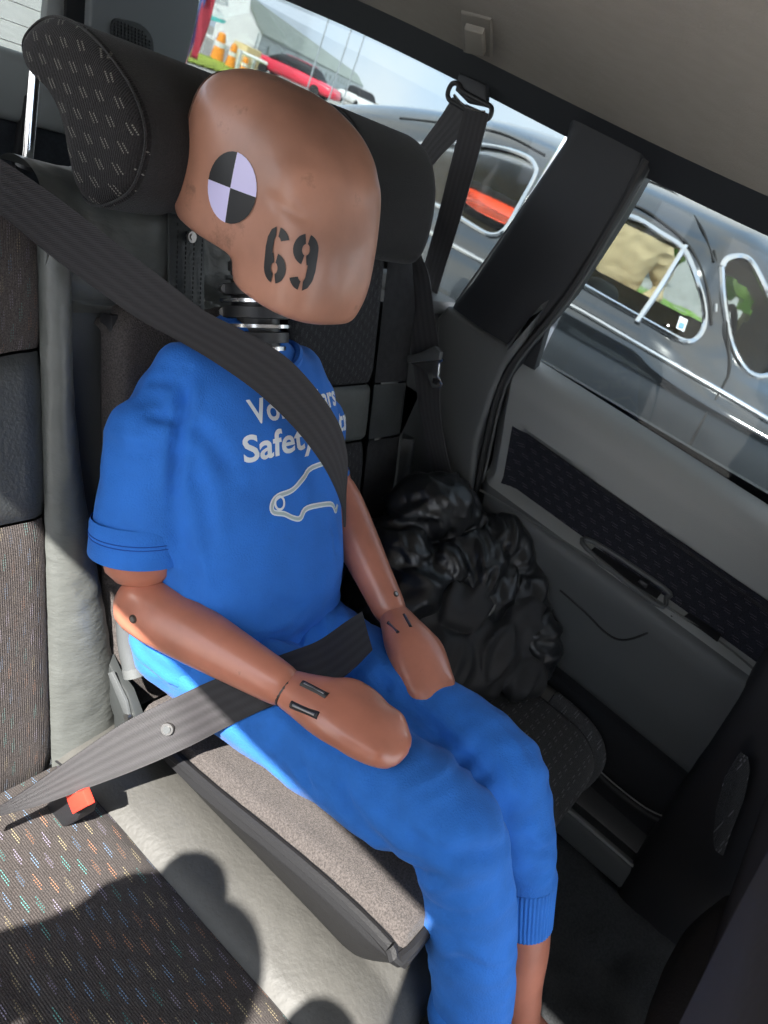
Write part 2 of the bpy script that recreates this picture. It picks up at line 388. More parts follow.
# D pillar with a speaker grille and tailgate
PY = 1.10
def UY(px, py, y): return U(px, py, 1, y)
b = bmesh.new(); slab(b, [UY(*p, PY) for p in [(88, -60), (240, -60), (196, -10), (191, 20), (181, 62), (178, 84), (160, 140), (66, 90), (84, 30)]], (0, -1, 0), .02, .006, 3)
dp = obj('trim_6', b, mat('cargo_pillar_plastic', (.12, .13, .135), .5, bump=.2, bscale=600), kind='structure', loc=(.5, 1.1, .9))
gc = UY(131, 39, PY-.021)
b = bmesh.new(); gp = [UY(131+23*cos(t)*(abs(cos(t))**-.35 if abs(cos(t)) > .05 else 1)*.93+4*sin(t)*-.0, 39+18*math.copysign(abs(sin(t))**.7, sin(t))+.42*23*cos(t), PY-.018) for t in lin(0, 2*pi, 29)[:-1]]
slab(b, gp, (0, -1, 0), .006, .002); gr = obj('speaker_grille', b, mat('grille', (.02, .022, .024), .6), dp)
b = bmesh.new()
for i in range(12):
    for j in range(8):
        x = 131-19+38*i/11; y = 39-12+24*j/7+.42*(x-131)
        if ((x-131)/21)**2+((y-39-.42*(x-131))/15)**2 < 1:
            p = UY(x, y, PY-.0265); box(b, p, (.004, .003, .004))
tag(obj('grille_mesh', b, M_dplas, gr, smooth=False), kind='stuff')
b = bmesh.new(); slab(b, [UY(*p, 1.13) for p in [(66, -60), (92, -60), (84, 30), (70, 60), (62, 60)]], (0, -1, 0), .01); obj('trim_7', b, M_rub, kind='structure')
# tailgate: frame post, band under the glass, carpeted lower panel
b = bmesh.new()
slab(b, [UY(*p, 1.16) for p in [(48, -60), (76, -60), (70, 62), (44, 50), (40, 20)]], (0, -1, 0), .02, .006)
tg = obj('door_2', b, M_gplas, kind='structure', loc=(.3, 1.16, .9))
b = bmesh.new(); box(b, (.05, 1.16, .835), (1.0, .05, .13), bev=.02, seg=3); obj('tailgate_band', b, M_gplas, tg)
b = bmesh.new(); box(b, (.05, 1.17, .52), (1.1, .03, .5), bev=.01); obj('tailgate_carpet', b, mat('blue_grey_carpet', (.03, .036, .045), .95, bump=.8, bscale=400, var=.3, vscale=120), tg)
b = bmesh.new(); box(b, (.395, 1.14, .68), (.016, .02, .30), bev=.004); obj('tailgate_seal', b, M_rub, tg)
b = bmesh.new(); box(b, (0, 1.19, 1.03), (1.1, .004, .3)); window_3 = obj('window_3', b, M_glass, kind='structure', smooth=False)
for i in range(7):
    b = bmesh.new(); box(b, (0, 1.186, .91+i*.035), (1.06, .0012, .0012)); obj('heating_wire', b, mat('wire_brown', (.25, .22, .2), .6) if i == 0 else bpy.data.materials['wire_brown'], window_3, smooth=False)
b = bmesh.new(); box(b, (0, .75, .25), (1.36, .85, .03)); obj('floor', b, M_carp, kind='structure')       # cargo floor

# floor and sill
b = bmesh.new()
grid(b, lambda x, y: Vector((x, y, .035+.02*noise.noise(Vector((x*5, y*5, 3)))+.05*smooth01((x-.50)/.12)+.01*noise.noise(Vector((x*22, y*22, 1))))), lin(-.72, .66, 70), lin(-1.35, .1, 60))
obj('floor', b, M_carp, kind='structure')
b = bmesh.new(); box(b, (.655, -.66, .115), (.05, 1.1, .06), bev=.012, seg=3)
sill = obj('trim_8', b, M_gplasd, kind='structure')
b = bmesh.new(); box(b, (.637, -.63, .148), (.012, .6, .006), bev=.002); obj('sill_strip', b, M_gplas, sill)
b = bmesh.new(); box(b, (-.70, -.66, .10), (.10, 1.3, .12), bev=.012, seg=3); obj('trim_9', b, M_gplasd, kind='structure')

# left rear door card
def door_rear(z): return -.035+(z-.56)*.36
PROF = [(.20, .668), (.25, .660), (.355, .656), (.372, .648), (.385, .640), (.45, .634), (.55, .632), (.575, .634), (.585, .640), (.590, .650), (.596, .660), (.61, .668), (.72, .668), (.755, .668), (.775, .672), (.795, .682), (.807, .700), (.812, .72)]
def prof(z):
    for (z0, x0), (z1, x1) in zip(PROF, PROF[1:]):
        if z <= z1: return x0+(x1-x0)*smooth01((z-z0)/(z1-z0)) if False else x0+(x1-x0)*max(0, (z-z0)/(z1-z0))
    return PROF[-1][1]
def rec(y, z):
    zt = .712-.02*(-y)/.5; e = .014
    a = smooth01((zt-z)/e)*smooth01((z-.594)/.006)*smooth01((-.052+.25*(z-.65)-y)/.022)*smooth01((y+.86)/.02)
    return a
def doorx(y, z): return prof(z)+.018*rec(y, z) - .0
zs = [.205+.0075*i for i in range(int((.813-.205)/.0075)+1)]+[.812]
def doorf(u, z):
    y0 = door_rear(z); y = y0+(-.93-y0)*u; r = smooth01(u/.03)
    return Vector((doorx(y, z)+(1-r)*.03, y, z+(y+.3)*.03))
b = bmesh.new(); k0 = 22
grid(b, doorf, [0, .005, .012, .02, .03]+lin(.04, 1, 110), [z for z in zs if z > .372])
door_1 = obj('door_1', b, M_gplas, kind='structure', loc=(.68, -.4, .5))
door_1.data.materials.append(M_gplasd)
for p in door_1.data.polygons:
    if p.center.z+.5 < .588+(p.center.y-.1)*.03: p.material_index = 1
b = bmesh.new()
grid(b, lambda u, z: doorf(u, z)+Vector((-.0035, 0, 0)), lin(.05, .9, 60), lin(.599, .70, 18), None)
obj('fabric_insert', b, M_fabD, door_1)
b = bmesh.new(); grid(b, doorf, lin(0, 1, 60), [z for z in zs if z < .385]); obj('lower_panel', b, mat('door_carpet', (.012, .013, .016), .9, bump=.7, bscale=400), door_1)
b = bmesh.new(); tube(b, [UX(*p, .645) for p in [(575, 745), (600, 775), (640, 808), (665, 821), (690, 818), (708, 802), (716, 776)]], .007, 8, sub=5); obj('lower_seal', b, M_rub, door_1)
b = bmesh.new(); tube(b, [UX(*p, .638) for p in [(575, 741), (600, 771), (640, 804), (664, 817)]], .0013, 6, sub=5); obj('seal_glint_strip', b, M_gplas, door_1)
# pull cup and latch in the ledge, groove of the map pocket
def dx(px, py, off=0):
    d = ray(px, py); t = .9
    while t < 2 and (CAMPOS+d*t).x < doorx((CAMPOS+d*t).y, (CAMPOS+d*t).z-((CAMPOS+d*t).y+.3)*.03)-off: t += .0015
    return CAMPOS+d*t
cup = [dx(*p, .006) for p in [(587, 549), (594, 542), (664, 588), (666, 598), (656, 604)]]
b = bmesh.new(); tube(b, cup, .0045, 8, sub=4, closed=True); pc = obj('pull_cup', b, M_gplasd, door_1)
b = bmesh.new(); slab(b, [dx(*p, .003) for p in [(590, 551), (596, 546), (662, 592), (656, 600)]], (-1, 0, 0), .003); obj('cup_recess', b, M_dplas, pc)
b = bmesh.new(); box(b, dx(644, 583, .012), (.02, .018, .012), bev=.004, seg=2); obj('latch_button', b, M_dplas, pc)
b = bmesh.new(); slab(b, [dx(*p, .004) for p in [(684, 616), (690, 612), (722, 634), (718, 641)]], (-1, 0, 0), .006, .001); obj('lock_slot', b, M_dplas, door_1)
b = bmesh.new(); tube(b, [dx(*p, .0) for p in [(560, 590), (585, 612), (605, 632), (622, 640), (645, 634), (672, 616)]], .0022, 6, sub=5); obj('pocket_groove', b, M_rub, door_1)
b = bmesh.new(); tube(b, [dx(*p, .004) for p in [(480, 490), (530, 520), (590, 558), (675, 612), (720, 642), (757, 672)]], .0025, 6, sub=3); obj('ledge_edge', b, M_gtrim, door_1)

# B pillars
b = bmesh.new(); box(b, (.74, -.3, .42), (.02, 1.6, .8)); obj('wall_left_inner', b, M_dplas, kind='structure')
b = bmesh.new(); box(b, (.69, .12, .36), (.04, .20, .62), bev=.01); obj('wheel_arch_trim', b, M_gplasd, kind='structure')
def bpillar(sx):
    b = bmesh.new(); P = []
    for z in lin(.08, 1.19, 12):
        y = -.60+(z-.52)*.12 - (.0 if z < .8 else 0); w = .07 if z > .8 else .085
        P.append((Vector((sx*(.655 if sx > 0 else .675), y-.075-(.04 if sx < 0 else 0), z)), Vector((.035, 0, 0)), Vector((0, w, 0))))
    loft(b, P, 2, 24, 4, (False, False)); return b
obj('trim_10', bpillar(1), M_dplas, kind='structure')
obj('trim_11', bpillar(-1), M_dplas, kind='structure')

# outer skin of this car on the left side (mirrored in the old car's paint)
b = bmesh.new()
grid(b, lambda y, z: Vector((.79+.02*sin(max(0, (z+.1))/.9*pi)-.03*(z > .7)*(z-.7)/.1, y, z)), lin(-2.6, 1.4, 60), lin(-.12, .80, 16))
wl = obj('wall_left_outer', b, M_silv, kind='structure')
b = bmesh.new(); grid(b, lambda x, z: Vector((-x, 0, z)), [0, .01], [0, .01]); b.free()
# right side of the shell: C pillar, sill and rear quarter (rear door stands open)
b = bmesh.new(); slab(b, [(-.70, y, z) for y, z in [(.02, .1), (.12, .80), (.12, .82), (.11, 1.0), (.13, 1.19), (.26, 1.19), (.24, .84), (1.15, .84), (1.15, .1)]], (-1, 0, 0), .06, .01)
obj('wall_right', b, M_pill, kind='structure')

# ------------------------------------------------------------------ front seats (seen from behind)
def front_seat(x0, x1, y0, sl, label):
    cx = (x0+x1)/2; hw = (x1-x0)/2
    r = empty('front_seat', (cx, y0-.2, .05)); tag(r, label, 'car seat', None)
    b = bmesh.new(); R = []
    for z, k in [(.22, .9), (.30, 1), (.5, 1.02), (.7, 1), (.84, .95), (.92, .8)]:
        y = y0+sl*(z-.6); R.append((Vector((cx, y-.055, z)), Vector((hw*k, 0, 0)), Vector((0, .055*(.9+.1*k), -.01))))
    loft(b, R, 4, 40, 4.5); obj('backrest', b, M_fsl, r)
    b = bmesh.new(); R = [(Vector((cx, y0-.62, .27)), Vector((hw, 0, 0)), Vector((0, 0, .07))), (Vector((cx, y0-.35, .27)), Vector((hw, 0, 0)), Vector((0, 0, .07))), (Vector((cx, y0-.12, .25)), Vector((hw, 0, 0)), Vector((0, 0, .07)))]
    loft(b, R, 4, 30, 4); obj('seat_cushion', b, M_fsl, r)
    b = bmesh.new(); R = [(Vector((cx, y0-.10, 1.00)), Vector((.10, 0, 0)), Vector((0, .035, 0))), (Vector((cx, y0-.09, 1.09)), Vector((.10, 0, 0)), Vector((0, .035, 0)))]
    loft(b, R, 4, 30, 3.5); obj('headrest', b, M_lea, r)
    return r
fsr = front_seat(-.60, -.12, -.62, .25, 'dark leather front seat back very close at the bottom right corner')
fsl = front_seat(.13, .585, -.655, .32, 'black front seat back in deep shade beside the rear footwell')
b = bmesh.new(); slab(b, [UX(*p, .585) for p in [(748, 757), (750, 770), (744, 800), (732, 830), (723, 856), (721, 845), (724, 815), (733, 782)]], (-.3, 1, 0), .016, .004); obj('side_panel', b, M_fabLc, fsl)
b = bmesh.new(); box(b, (0.005, -1.0, .12), (.2, .7, .18), bev=.03, seg=3); tag(obj('centre_console', b, M_gplasd), 'low grey console running between the two front seats', 'console')

# ------------------------------------------------------------------ rear bench
ZP = [(.07, .27), (.03, .300), (-.02, .318), (-.10, .325), (-.2, .328), (-.3, .332), (-.38, .337), (-.44, .332), (-.475, .312), (-.492, .28), (-.492, .23), (-.478, .17), (-.455, .10)]
zp = spline([Vector((0, y, z)) for y, z in ZP], 8)
zl = [0]
for p, q in zip(zp, zp[1:]): zl.append(zl[-1]+(q-p).length)
def cpoint(x, s, h=0):
    i = 0
    while i < len(zl)-2 and zl[i+1] < s: i += 1
    t = (s-zl[i])/(zl[i+1]-zl[i]); p = zp[i].lerp(zp[i+1], t); d = (zp[i+1]-zp[i]).normalized()
    n = Vector((0, d.z, -d.y)); n = n if n.z > -.3 else -n
    return Vector((x, p.y, p.z)) + Vector((0, d.z, -d.y))*h
def seam(x, x0, w=.008): return -.007*math.exp(-((x-x0)/w)**2)
def chh(x, s):
    h = seam(x, -.135)+seam(x, .235)+seam(x, .60)
    if -.135 < x < -.03: h += .012*sin(pi*(x+.135)/.105)
    if x > .60: h += -.05*((x-.60)/.09)**2+.012*sin(pi*min(1, (x-.6)/.05))
    h += seam(x, -.30, .006)*smooth01((s-.03)/.05)*.8
    return h + .0025*noise.noise(Vector((x*14, s*14, 5)))
SL = zl[-1]
benchc = empty('rear_bench_cushion', (.05, -.2, .05)); tag(benchc, 'rear bench cushion with dashed black fabric and grey leather bolsters', 'car seat')
def cpart(x0, x1, n, m, name, s0=0, s1=None, hh=0, label=None):
    b = bmesh.new(); grid(b, lambda x, s: cpoint(x, s, chh(x, s)+hh), lin(x0, x1, n), lin(s0, s1 or SL, 90)); return obj(name, b, m, benchc, label=label)
cpart(-.66, -.135, 60, M_fabc, 'seat_panel', .09, label='right seat panel with coloured dashes')
cpart(-.135, .235, 50, M_leac, 'centre_panel', label='smooth grey leather centre strip')
cpart(.235, .60, 50, M_fabLc, 'seat_panel', label='left seat panel with grey flecks')
SF = zl[min(k for k, q in enumerate(zp) if q.y < -.36)]
cpart(.60, .695, 20, M_leac, 'side_bolster', 0, SF-.002); cpart(.60, .695, 20, M_fabLc, 'front_corner', SF)
b = bmesh.new(); tube(b, [cpoint(-.135, s, -.001+chh(-.135, s)) for s in lin(.05, SL, 60)], .0016, 6); obj('seam', b, M_rub, benchc)
b = bmesh.new(); tube(b, [cpoint(.60, s, .001+chh(.60, s)) for s in lin(.05, SL, 60)], .0016, 6); obj('seam', b, M_rub, benchc)
b = bmesh.new(); tube(b, [cpoint(-.30, s, .0+chh(-.30, s)) for s in lin(.05, SL, 60)], .0012, 6); obj('seam', b, M_rub, benchc)
b = bmesh.new(); box(b, (.02, -.2, .14), (1.3, .5, .2), bev=.02); obj('seat_base', b, M_dark, benchc)

# ------------------------------------------------------------------ backrests
BD = Vector((0, .33, .944)).normalized(); BN = Vector((0, -BD.z, BD.y)); B0 = Vector((0, .004, .29))
def bp(x, s, h=0):
    top = .632
    if s > top:      # roll over the top
        a = (s-top)/.045; a = min(a, pi*.8); p = Vector((x, B0.y, B0.z)) + BD*top - BN*.045 + (BN*cos(a)+BD*sin(a))*.045; n = BN*cos(a)+BD*sin(a)
        return p+n*h
    return Vector((x, B0.y, B0.z)) + BD*s + BN*h
def z2s(z): return (z-.29)/BD.z
def back(x0, x1, s0, s1, fh, m, name, parent, nx=40, ns=70, label=None):
    b = bmesh.new(); grid(b, lambda x, s: bp(x, s, fh(x, s)), lin(x0, x1, nx), lin(s0, s1, ns)); return obj(name, b, m, parent, label=label)
def rnd(x, x0, x1, r=.02, d=.02):
    e = min(x-x0, x1-x); return 0 if e > r else -d*(1-sqrt(max(0, 1-((r-e)/r)**2)))
TOPS = .632+.09
br = empty('rear_bench', (-.3, .05, .3)); tag(br, 'right rear backrest with dashed fabric beside the orange head', 'car seat')
def wr(x, s, a=.004): return a*noise.noise(Vector((x*16, s*24, 2)))+a*.6*noise.noise(Vector((x*45+s*20, s*9, 7)))
def hr(x, s):
    e = 0
    return rnd(x, -.8, -.05, .03, .012)+.0015*noise.noise(Vector((x*9, s*9, 0)))
sA, sB = z2s(.735), z2s(.595)
def curveup(x): return .05*smooth01((x+.36)/.22)
# three panels of the right backrest with their curved seams
def back2(x0, x1, f0, f1, fh, m, name, parent, nx=40, ns=40, label=None):
    b = bmesh.new(); grid(b, lambda x, v: bp(x, f0(x)+(f1(x)-f0(x))*v, fh(x, v)), lin(x0, x1, nx), lin(0, 1, ns)); return obj(name, b, m, parent, label=label)
def puff(x, v): return .006*(1-abs(2*v-1)**8)+rnd(x, -.70, -.137, .012, .008)
back2(-.66, -.137, lambda x: 0, lambda x: sB, puff, M_fabb, 'lower_panel', br)
back2(-.66, -.137, lambda x: sB+.003, lambda x: sA+curveup(x)-.02, puff, M_lea, 'leather_band', br)
back2(-.66, -.137, lambda x: sA+curveup(x)-.017, lambda x: .655, puff, M_fabb, 'upper_panel', br)
def xb(s): return -.105+.06*(1-smooth01(s/.5))
def hb(u, s): return .018*sin(pi*min(1, max(0, u)))**.6+.0016*noise.noise(Vector((s*60, u*3, 3)))
b = bmesh.new(); grid(b, lambda u, s: bp(-.139+(xb(s)+.139)*u, s, hb(u, s)), lin(0, 1, 16), lin(-.02, z2s(.895), 80)); obj('side_bolster', b, M_leaw, br)
def htop(x, s):
    f = smooth01((s-z2s(.80))/.06)
    return .012*f+wr(x, s, .005)*f-.012*math.exp(-((s-z2s(.815)-.01*sin(x*30))/.008)**2)
back(-.136, .235, z2s(.80), TOPS, lambda x, s: htop(x, s)-.004, M_leaw, 'top_cover', br, 110, 50)
# trim strip with a press stud on the wrinkled cover
ts0 = [bp(x, s, .016) for x, s in [(.008, z2s(.80)), (.008, z2s(.905)), (.060, z2s(.905)), (.060, z2s(.80))]]
b = bmesh.new(); slab(b, ts0, BN, .003, .001); ts = obj('zip_strip', b, M_lea, br)
for x in (.016, .028, .040, .052):
    b = bmesh.new()
    for k in range(20): box(b, bp(x, z2s(.803)+k*.0053, .0195), (.0009, .0012, .0032), BD.to_track_quat('Z', 'Y').to_matrix())
    obj('stitching', b, M_rub, ts, smooth=False)
b = bmesh.new(); tube(b, [bp(.034, z2s(.885), .019), bp(.034, z2s(.885), .023)], .0062, 16); tube(b, [bp(.034, z2s(.885), .023), bp(.034, z2s(.885), .0245)], .0035, 12); obj('press_stud', b, M_dsteel, ts)
b = bmesh.new(); box(b, (-.02, .20, .56), (.56, .03, .5), BD.to_track_quat('Z', 'Y').to_matrix()); obj('back_shell', b, M_dark, br)

bl = empty('rear_bench', (.43, .05, .3)); tag(bl, 'left rear backrest with a grey leather band beside the hanging belt', 'car seat')
def pl(x0, x1): return lambda x, v: .008*(1-abs(2*v-1)**10)+rnd(x, x0, x1, .018, .012)
XL = .25
def xo(s): return .475
back2(.236, .45, lambda x: -.01, lambda x: z2s(.613), pl(.236, .45), M_fabL, 'lower_panel', bl)
back2(.236, .45, lambda x: z2s(.617), lambda x: z2s(.705), pl(.236, .45), M_leaw, 'leather_band', bl, label='shiny grey leather band')
back2(.236, .45, lambda x: z2s(.708), lambda x: z2s(.90), pl(.236, .45), M_fabL, 'upper_panel', bl)
def ob(z0, z1, m, name):
    b = bmesh.new(); grid(b, lambda u, s: bp(.452+u*(.15-.05*smooth01((s-.55)/.12)), s, .006+.004*sin(pi*u)-.05*smooth01((u-.55)/.45)**1.5), lin(0, 1, 24), lin(z2s(z0), z2s(z1), 50)); return obj(name, b, m, bl)
ob(.28, .613, mat('dark_side_fabric', (.02, .02, .022), .9, bump=.5, bscale=500, var=.4, vscale=80), 'side_bolster')
ob(.617, .705, M_lea, 'side_bolster'); ob(.708, .925, bpy.data.materials['dark_side_fabric'], 'side_bolster')
b = bmesh.new(); grid(b, lambda x, s: bp(x, s, -.004-.03*smooth01((x-.5)/.12)), lin(.236, .60, 30), lin(z2s(.88), TOPS, 20)); obj('top_roll', b, M_fabHf, bl)
b = bmesh.new(); grid(b, lambda u, s: bp(.585+.05*u, s, -.01+.03*sin(pi*u)-.03*u), lin(0, 1, 14), lin(z2s(.28), z2s(.60)-.0, 40)); obj('outer_bolster', b, M_lea, bl)
b = bmesh.new(); box(b, (.42, .20, .56), (.36, .03, .5), BD.to_track_quat('Z', 'Y').to_matrix()); obj('back_shell', b, M_dark, bl)

# centre fold-out back pad behind the dummy
bc = empty('booster_pad', (.07, .05, .35)); tag(bc, 'worn grey fabric back pad directly behind the blue shirt', 'booster seat')
def pad(u, v):
    x = -.058+.27*u; s = z2s(.33)+(z2s(.812)-z2s(.33))*v
    e = .0
    eu = min(u, 1-u)*.27; ev = (1-v)*.48; r = .02
    h = .014
    for q in (eu, ev):
        if q < r: h -= .028*(1-sqrt(max(0, 1-((r-q)/r)**2)))
    # rounded top corners
    return bp(x, s - (.022*smooth01((.03-eu)/.03)**2)*smooth01((v-.9)/.1), h)
b = bmesh.new(); grid(b, pad, lin(0, 1, 50), lin(0, 1, 80)); obj('back_pad', b, M_boost, bc)
b = bmesh.new(); slab(b, [bp(x, s, -.02) for x, s in [(-.055, z2s(.34)), (-.055, z2s(.80)), (.21, z2s(.80)), (.21, z2s(.34))]], BN, .02, .004); obj('back_shell', b, M_dplas, bc)
b = bmesh.new(); tube(b, [UX(126, 600, -.062), UX(128, 640, -.062), UX(133, 668, -.062)], .0125, 18, sub=4); rl = obj('pad_roll', b, M_gplasd, bc)
b = bmesh.new(); tube(b, [UX(133, 667, -.062), UX(135, 676, -.062)], .0132, 18); obj('roll_end', b, M_gtrim, rl)
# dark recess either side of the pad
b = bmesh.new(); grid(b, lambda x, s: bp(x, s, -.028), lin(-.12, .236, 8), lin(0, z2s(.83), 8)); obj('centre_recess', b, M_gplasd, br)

# seat hinge arm and buckle in the gap
hg = empty('backrest_hinge', UX(128, 700, -.06)); tag(hg, 'grey metal hinge arm in the gap beside the leather bolster', 'hinge')
b = bmesh.new(); slab(b, [UX(*p, -.055) for p in [(104, 655), (114, 654), (122, 672), (134, 688), (143, 712), (146, 724), (122, 730), (121, 712), (112, 684), (104, 668)]], (-1, 0, 0), .012, .003, 2); obj('hinge_plate', b, mat('hinge_grey', (.035, .038, .038), .35), hg)
b = bmesh.new(); slab(b, [UX(*p, -.068) for p in [(110, 672), (114, 671), (128, 700), (131, 714), (126, 712), (118, 692)]], (-1, 0, 0), .004, .001, 2); obj('hinge_rib', b, M_gplasd, hg)
b = bmesh.new(); p = UX(130, 716, -.068); tube(b, [p, p+Vector((-.006, 0, 0))], .0045, 14); obj('hinge_bolt', b, M_dsteel, hg)
bk = empty('belt_buckle', UX(75, 805, -.15)); tag(bk, 'black belt buckle with a red release button at the seat edge', 'buckle')
b = bmesh.new(); slab(b, [UX(*p, -.166) for p in [(46, 804), (80, 786), (97, 802), (94, 811), (64, 828)]], (-1, 0, 0), .02, .004, 2); obj('buckle_body', b, M_dplas, bk)
b = bmesh.new(); slab(b, [UX(*p, -.187) for p in [(71, 791), (89, 787), (95, 802), (79, 811)]], (-1, 0, 0), .008, .002, 2); obj('release_button', b, M_red, bk)

# ------------------------------------------------------------------ head restraints
def headrest(name, outline, x0, x1, xe, label, posts):
    r = empty(name, (sum((x0, x1))/2, .25, .95)); tag(r, label, 'headrest')
    prof_ = spline([Vector((0, p.y, p.z)) for p in outline], 5, True); c = sum(prof_, Vector())/len(prof_); n = len(prof_)
    b = bmesh.new(); rings = []
    K = [(x0-.004, .70), (x0-.001, .86), (x0+.004, .95), (x0+.012, .995)]
    L = K + [(x, 1) for x in lin(x0+.02, x1-.02, 10)] + [(x1-.012, .99), (x1-.004, .93), (x1, .8), (x1+.003, .62)]
    for x, k in L: rings.append([b.verts.new(Vector((x, c.y+(p.y-c.y)*k+max(0, .262-(c.y+(p.y-c.y)*k))*.30*xe*smooth01((x-x0-.065)/.05), c.z+(p.z-c.z)*k))) for p in prof_])
    for A, B in zip(rings, rings[1:]):
        for k in range(n): b.faces.new((A[k], A[(k+1) % n], B[(k+1) % n], B[k]))
    for R_, X, s in ((rings[0], x0-.006, 1), (rings[-1], x1+.005, -1)):
        cv = b.verts.new((X, c.y, c.z))
        for k in range(n): b.faces.new((R_[k], R_[(k+1) % n], cv))
    o = obj('cushion', b, [M_fabHf, M_fabH], r)
    for p in o.data.polygons:
        if p.center.x+r.location.x < x0+.011: p.material_index = 1
    b = bmesh.new(); tube(b, [Vector((x0+.006, c.y+(p.y-c.y)*.985, c.z+(p.z-c.z)*.985)) for p in prof_], .0013, 6, closed=True); obj('piping', b, M_fabHf, r)
    for x, y, zt, zb in posts:
        b = bmesh.new(); tube(b, [Vector((x, y[0], zt)), Vector((x, y[1], zb))], .0055, 16); po = obj('post', b, M_chrome, r)
        b = bmesh.new(); tube(b, [Vector((x, y[1], zb)), Vector((x, y[1], zb+.004))], .011, 20); obj('post_collar', b, M_dplas, po)
    return r
XE = -.105
ol = [UX(*p, XE) for p in [(50, 13), (32, 18), (18, 34), (17, 50), (24, 66), (42, 84), (56, 108), (66, 142), (74, 185), (82, 202), (98, 206), (124, 192), (138, 160), (140, 125), (126, 85), (98, 45), (72, 21)]]
pt = UX(37, 72, -.125); pb = UX(28, 168, -.125)
headrest('head_restraint', ol, XE, .20, 1, 'large black wing-shaped headrest on a chrome post behind the dummy head', [(-.095, (UX(35, 70, -.095).y, UX(27, 168, -.095).y), UX(35, 70, -.095).z, UX(27, 168, -.095).z), (.18, (.34, .27), .97, .88)])
bpy.data.objects['post'].location = bpy.data.objects['post'].location
olL = [Vector((0, y, z)) for y, z in [(.33, .90), (.345, .95), (.34, 1.02), (.31, 1.06), (.27, 1.068), (.225, 1.05), (.195, 1.01), (.178, .955), (.178, .915), (.20, .895), (.26, .888)]]
headrest('head_restraint', olL, .29, .50, 0, 'rounded black headrest right of the dummy head above the left seat', [(.35, (.27, .25), .90, .86), (.45, (.27, .25), .90, .86)])

# ------------------------------------------------------------------ booster cushion
bo = empty('booster_cushion', (.065, -.2, .33)); tag(bo, 'black plastic booster tray with grey fabric top under the blue trousers', 'booster seat')
def bz(y): return .372+.052*smooth01((-.05-y)/.37)-.02*smooth01((-.42-y)/.05)
BC = .066
def bsec(u, y):
    """outline of the tray: u 0..1 from the left top edge round under to the right top edge"""
    nose = smooth01((-.38-y)/.085); tail = smooth01((y+.16)/.14)
    zt = bz(y); zb = .326 + (zt-.326)*(.10+.62*nose**1.3+.12*tail); hw = .135-.012*nose**2-.004*tail
    pts = [(-1, zt), (-1.02, zt-.008), (-.99, zt-.3*(zt-zb)), (-.86, zb+.18*(zt-zb)), (-.72, zb), (.72, zb), (.86, zb+.18*(zt-zb)), (.99, zt-.3*(zt-zb)), (1.02, zt-.008), (1, zt)]
    k = u*(len(pts)-1); i = min(int(k), len(pts)-2); t = k-i
    return Vector((BC+hw*(pts[i][0]*(1-t)+pts[i+1][0]*t), y, pts[i][1]*(1-t)+pts[i+1][1]*t))
b = bmesh.new()
ys = lin(-.03, -.40, 26)+[-.41, -.42, -.43, -.438, -.445, -.449]
def bsh(u, y):
    p = bsec(u, y); k = max(0, (-.40-y)/.05); f = 1-.0*k
    if k > 0: p.x = BC+(p.x-BC)*sqrt(max(.0, 1-(.62*k)**4)); 
    return p
V = [[b.verts.new(bsh(u, y)) for u in lin(0, 1, 46)] for y in ys]
for i in range(len(ys)-1):
    for j in range(45): b.faces.new((V[i][j], V[i+1][j], V[i+1][j+1], V[i][j+1]))
b.faces.new([v for v in V[-1]]); b.faces.new([v for v in V[0]][::-1])
for i in range(len(ys)-1): b.faces.new((V[i][0], V[i][-1], V[i+1][-1], V[i+1][0]))
obj('tray', b, M_plas, bo)
b = bmesh.new()
for sx in (-1, 1): tube(b, [Vector((BC+sx*.129, y, bz(y)+.0)) for y in lin(-.04, -.425, 20)], .0065, 8)
tube(b, [Vector((BC-.129, -.425, bz(-.425))), Vector((BC-.11, -.442, bz(-.44))), Vector((BC+.11, -.442, bz(-.44))), Vector((BC+.129, -.425, bz(-.425)))], .0065, 8, sub=4)
obj('rim', b, M_plas, bo)
b = bmesh.new()
def padf(u, y):
    x = BC-.119+.238*u; e = min(u, 1-u)*.238; h = .014 if e > .012 else .014*sqrt(max(0, 1-((.012-e)/.012)**2))
    ey = y+.438; h2 = h*(1 if ey > .012 else sqrt(max(0, 1-((.012-ey)/.012)**2)))
    return Vector((x, y, bz(y)+h2+.0015*noise.noise(Vector((x*30, y*30, 0)))))
grid(b, padf, lin(0, 1, 44), lin(-.03, -.438, 60)); obj('seat_pad', b, M_boost, bo)

# ------------------------------------------------------------------ crash test dummy
D = empty('crash_test_dummy', (.06, -.1, .40)); tag(D, 'orange-skinned crash test dummy in blue shirt and trousers sitting belted', 'crash dummy')
DX = .06
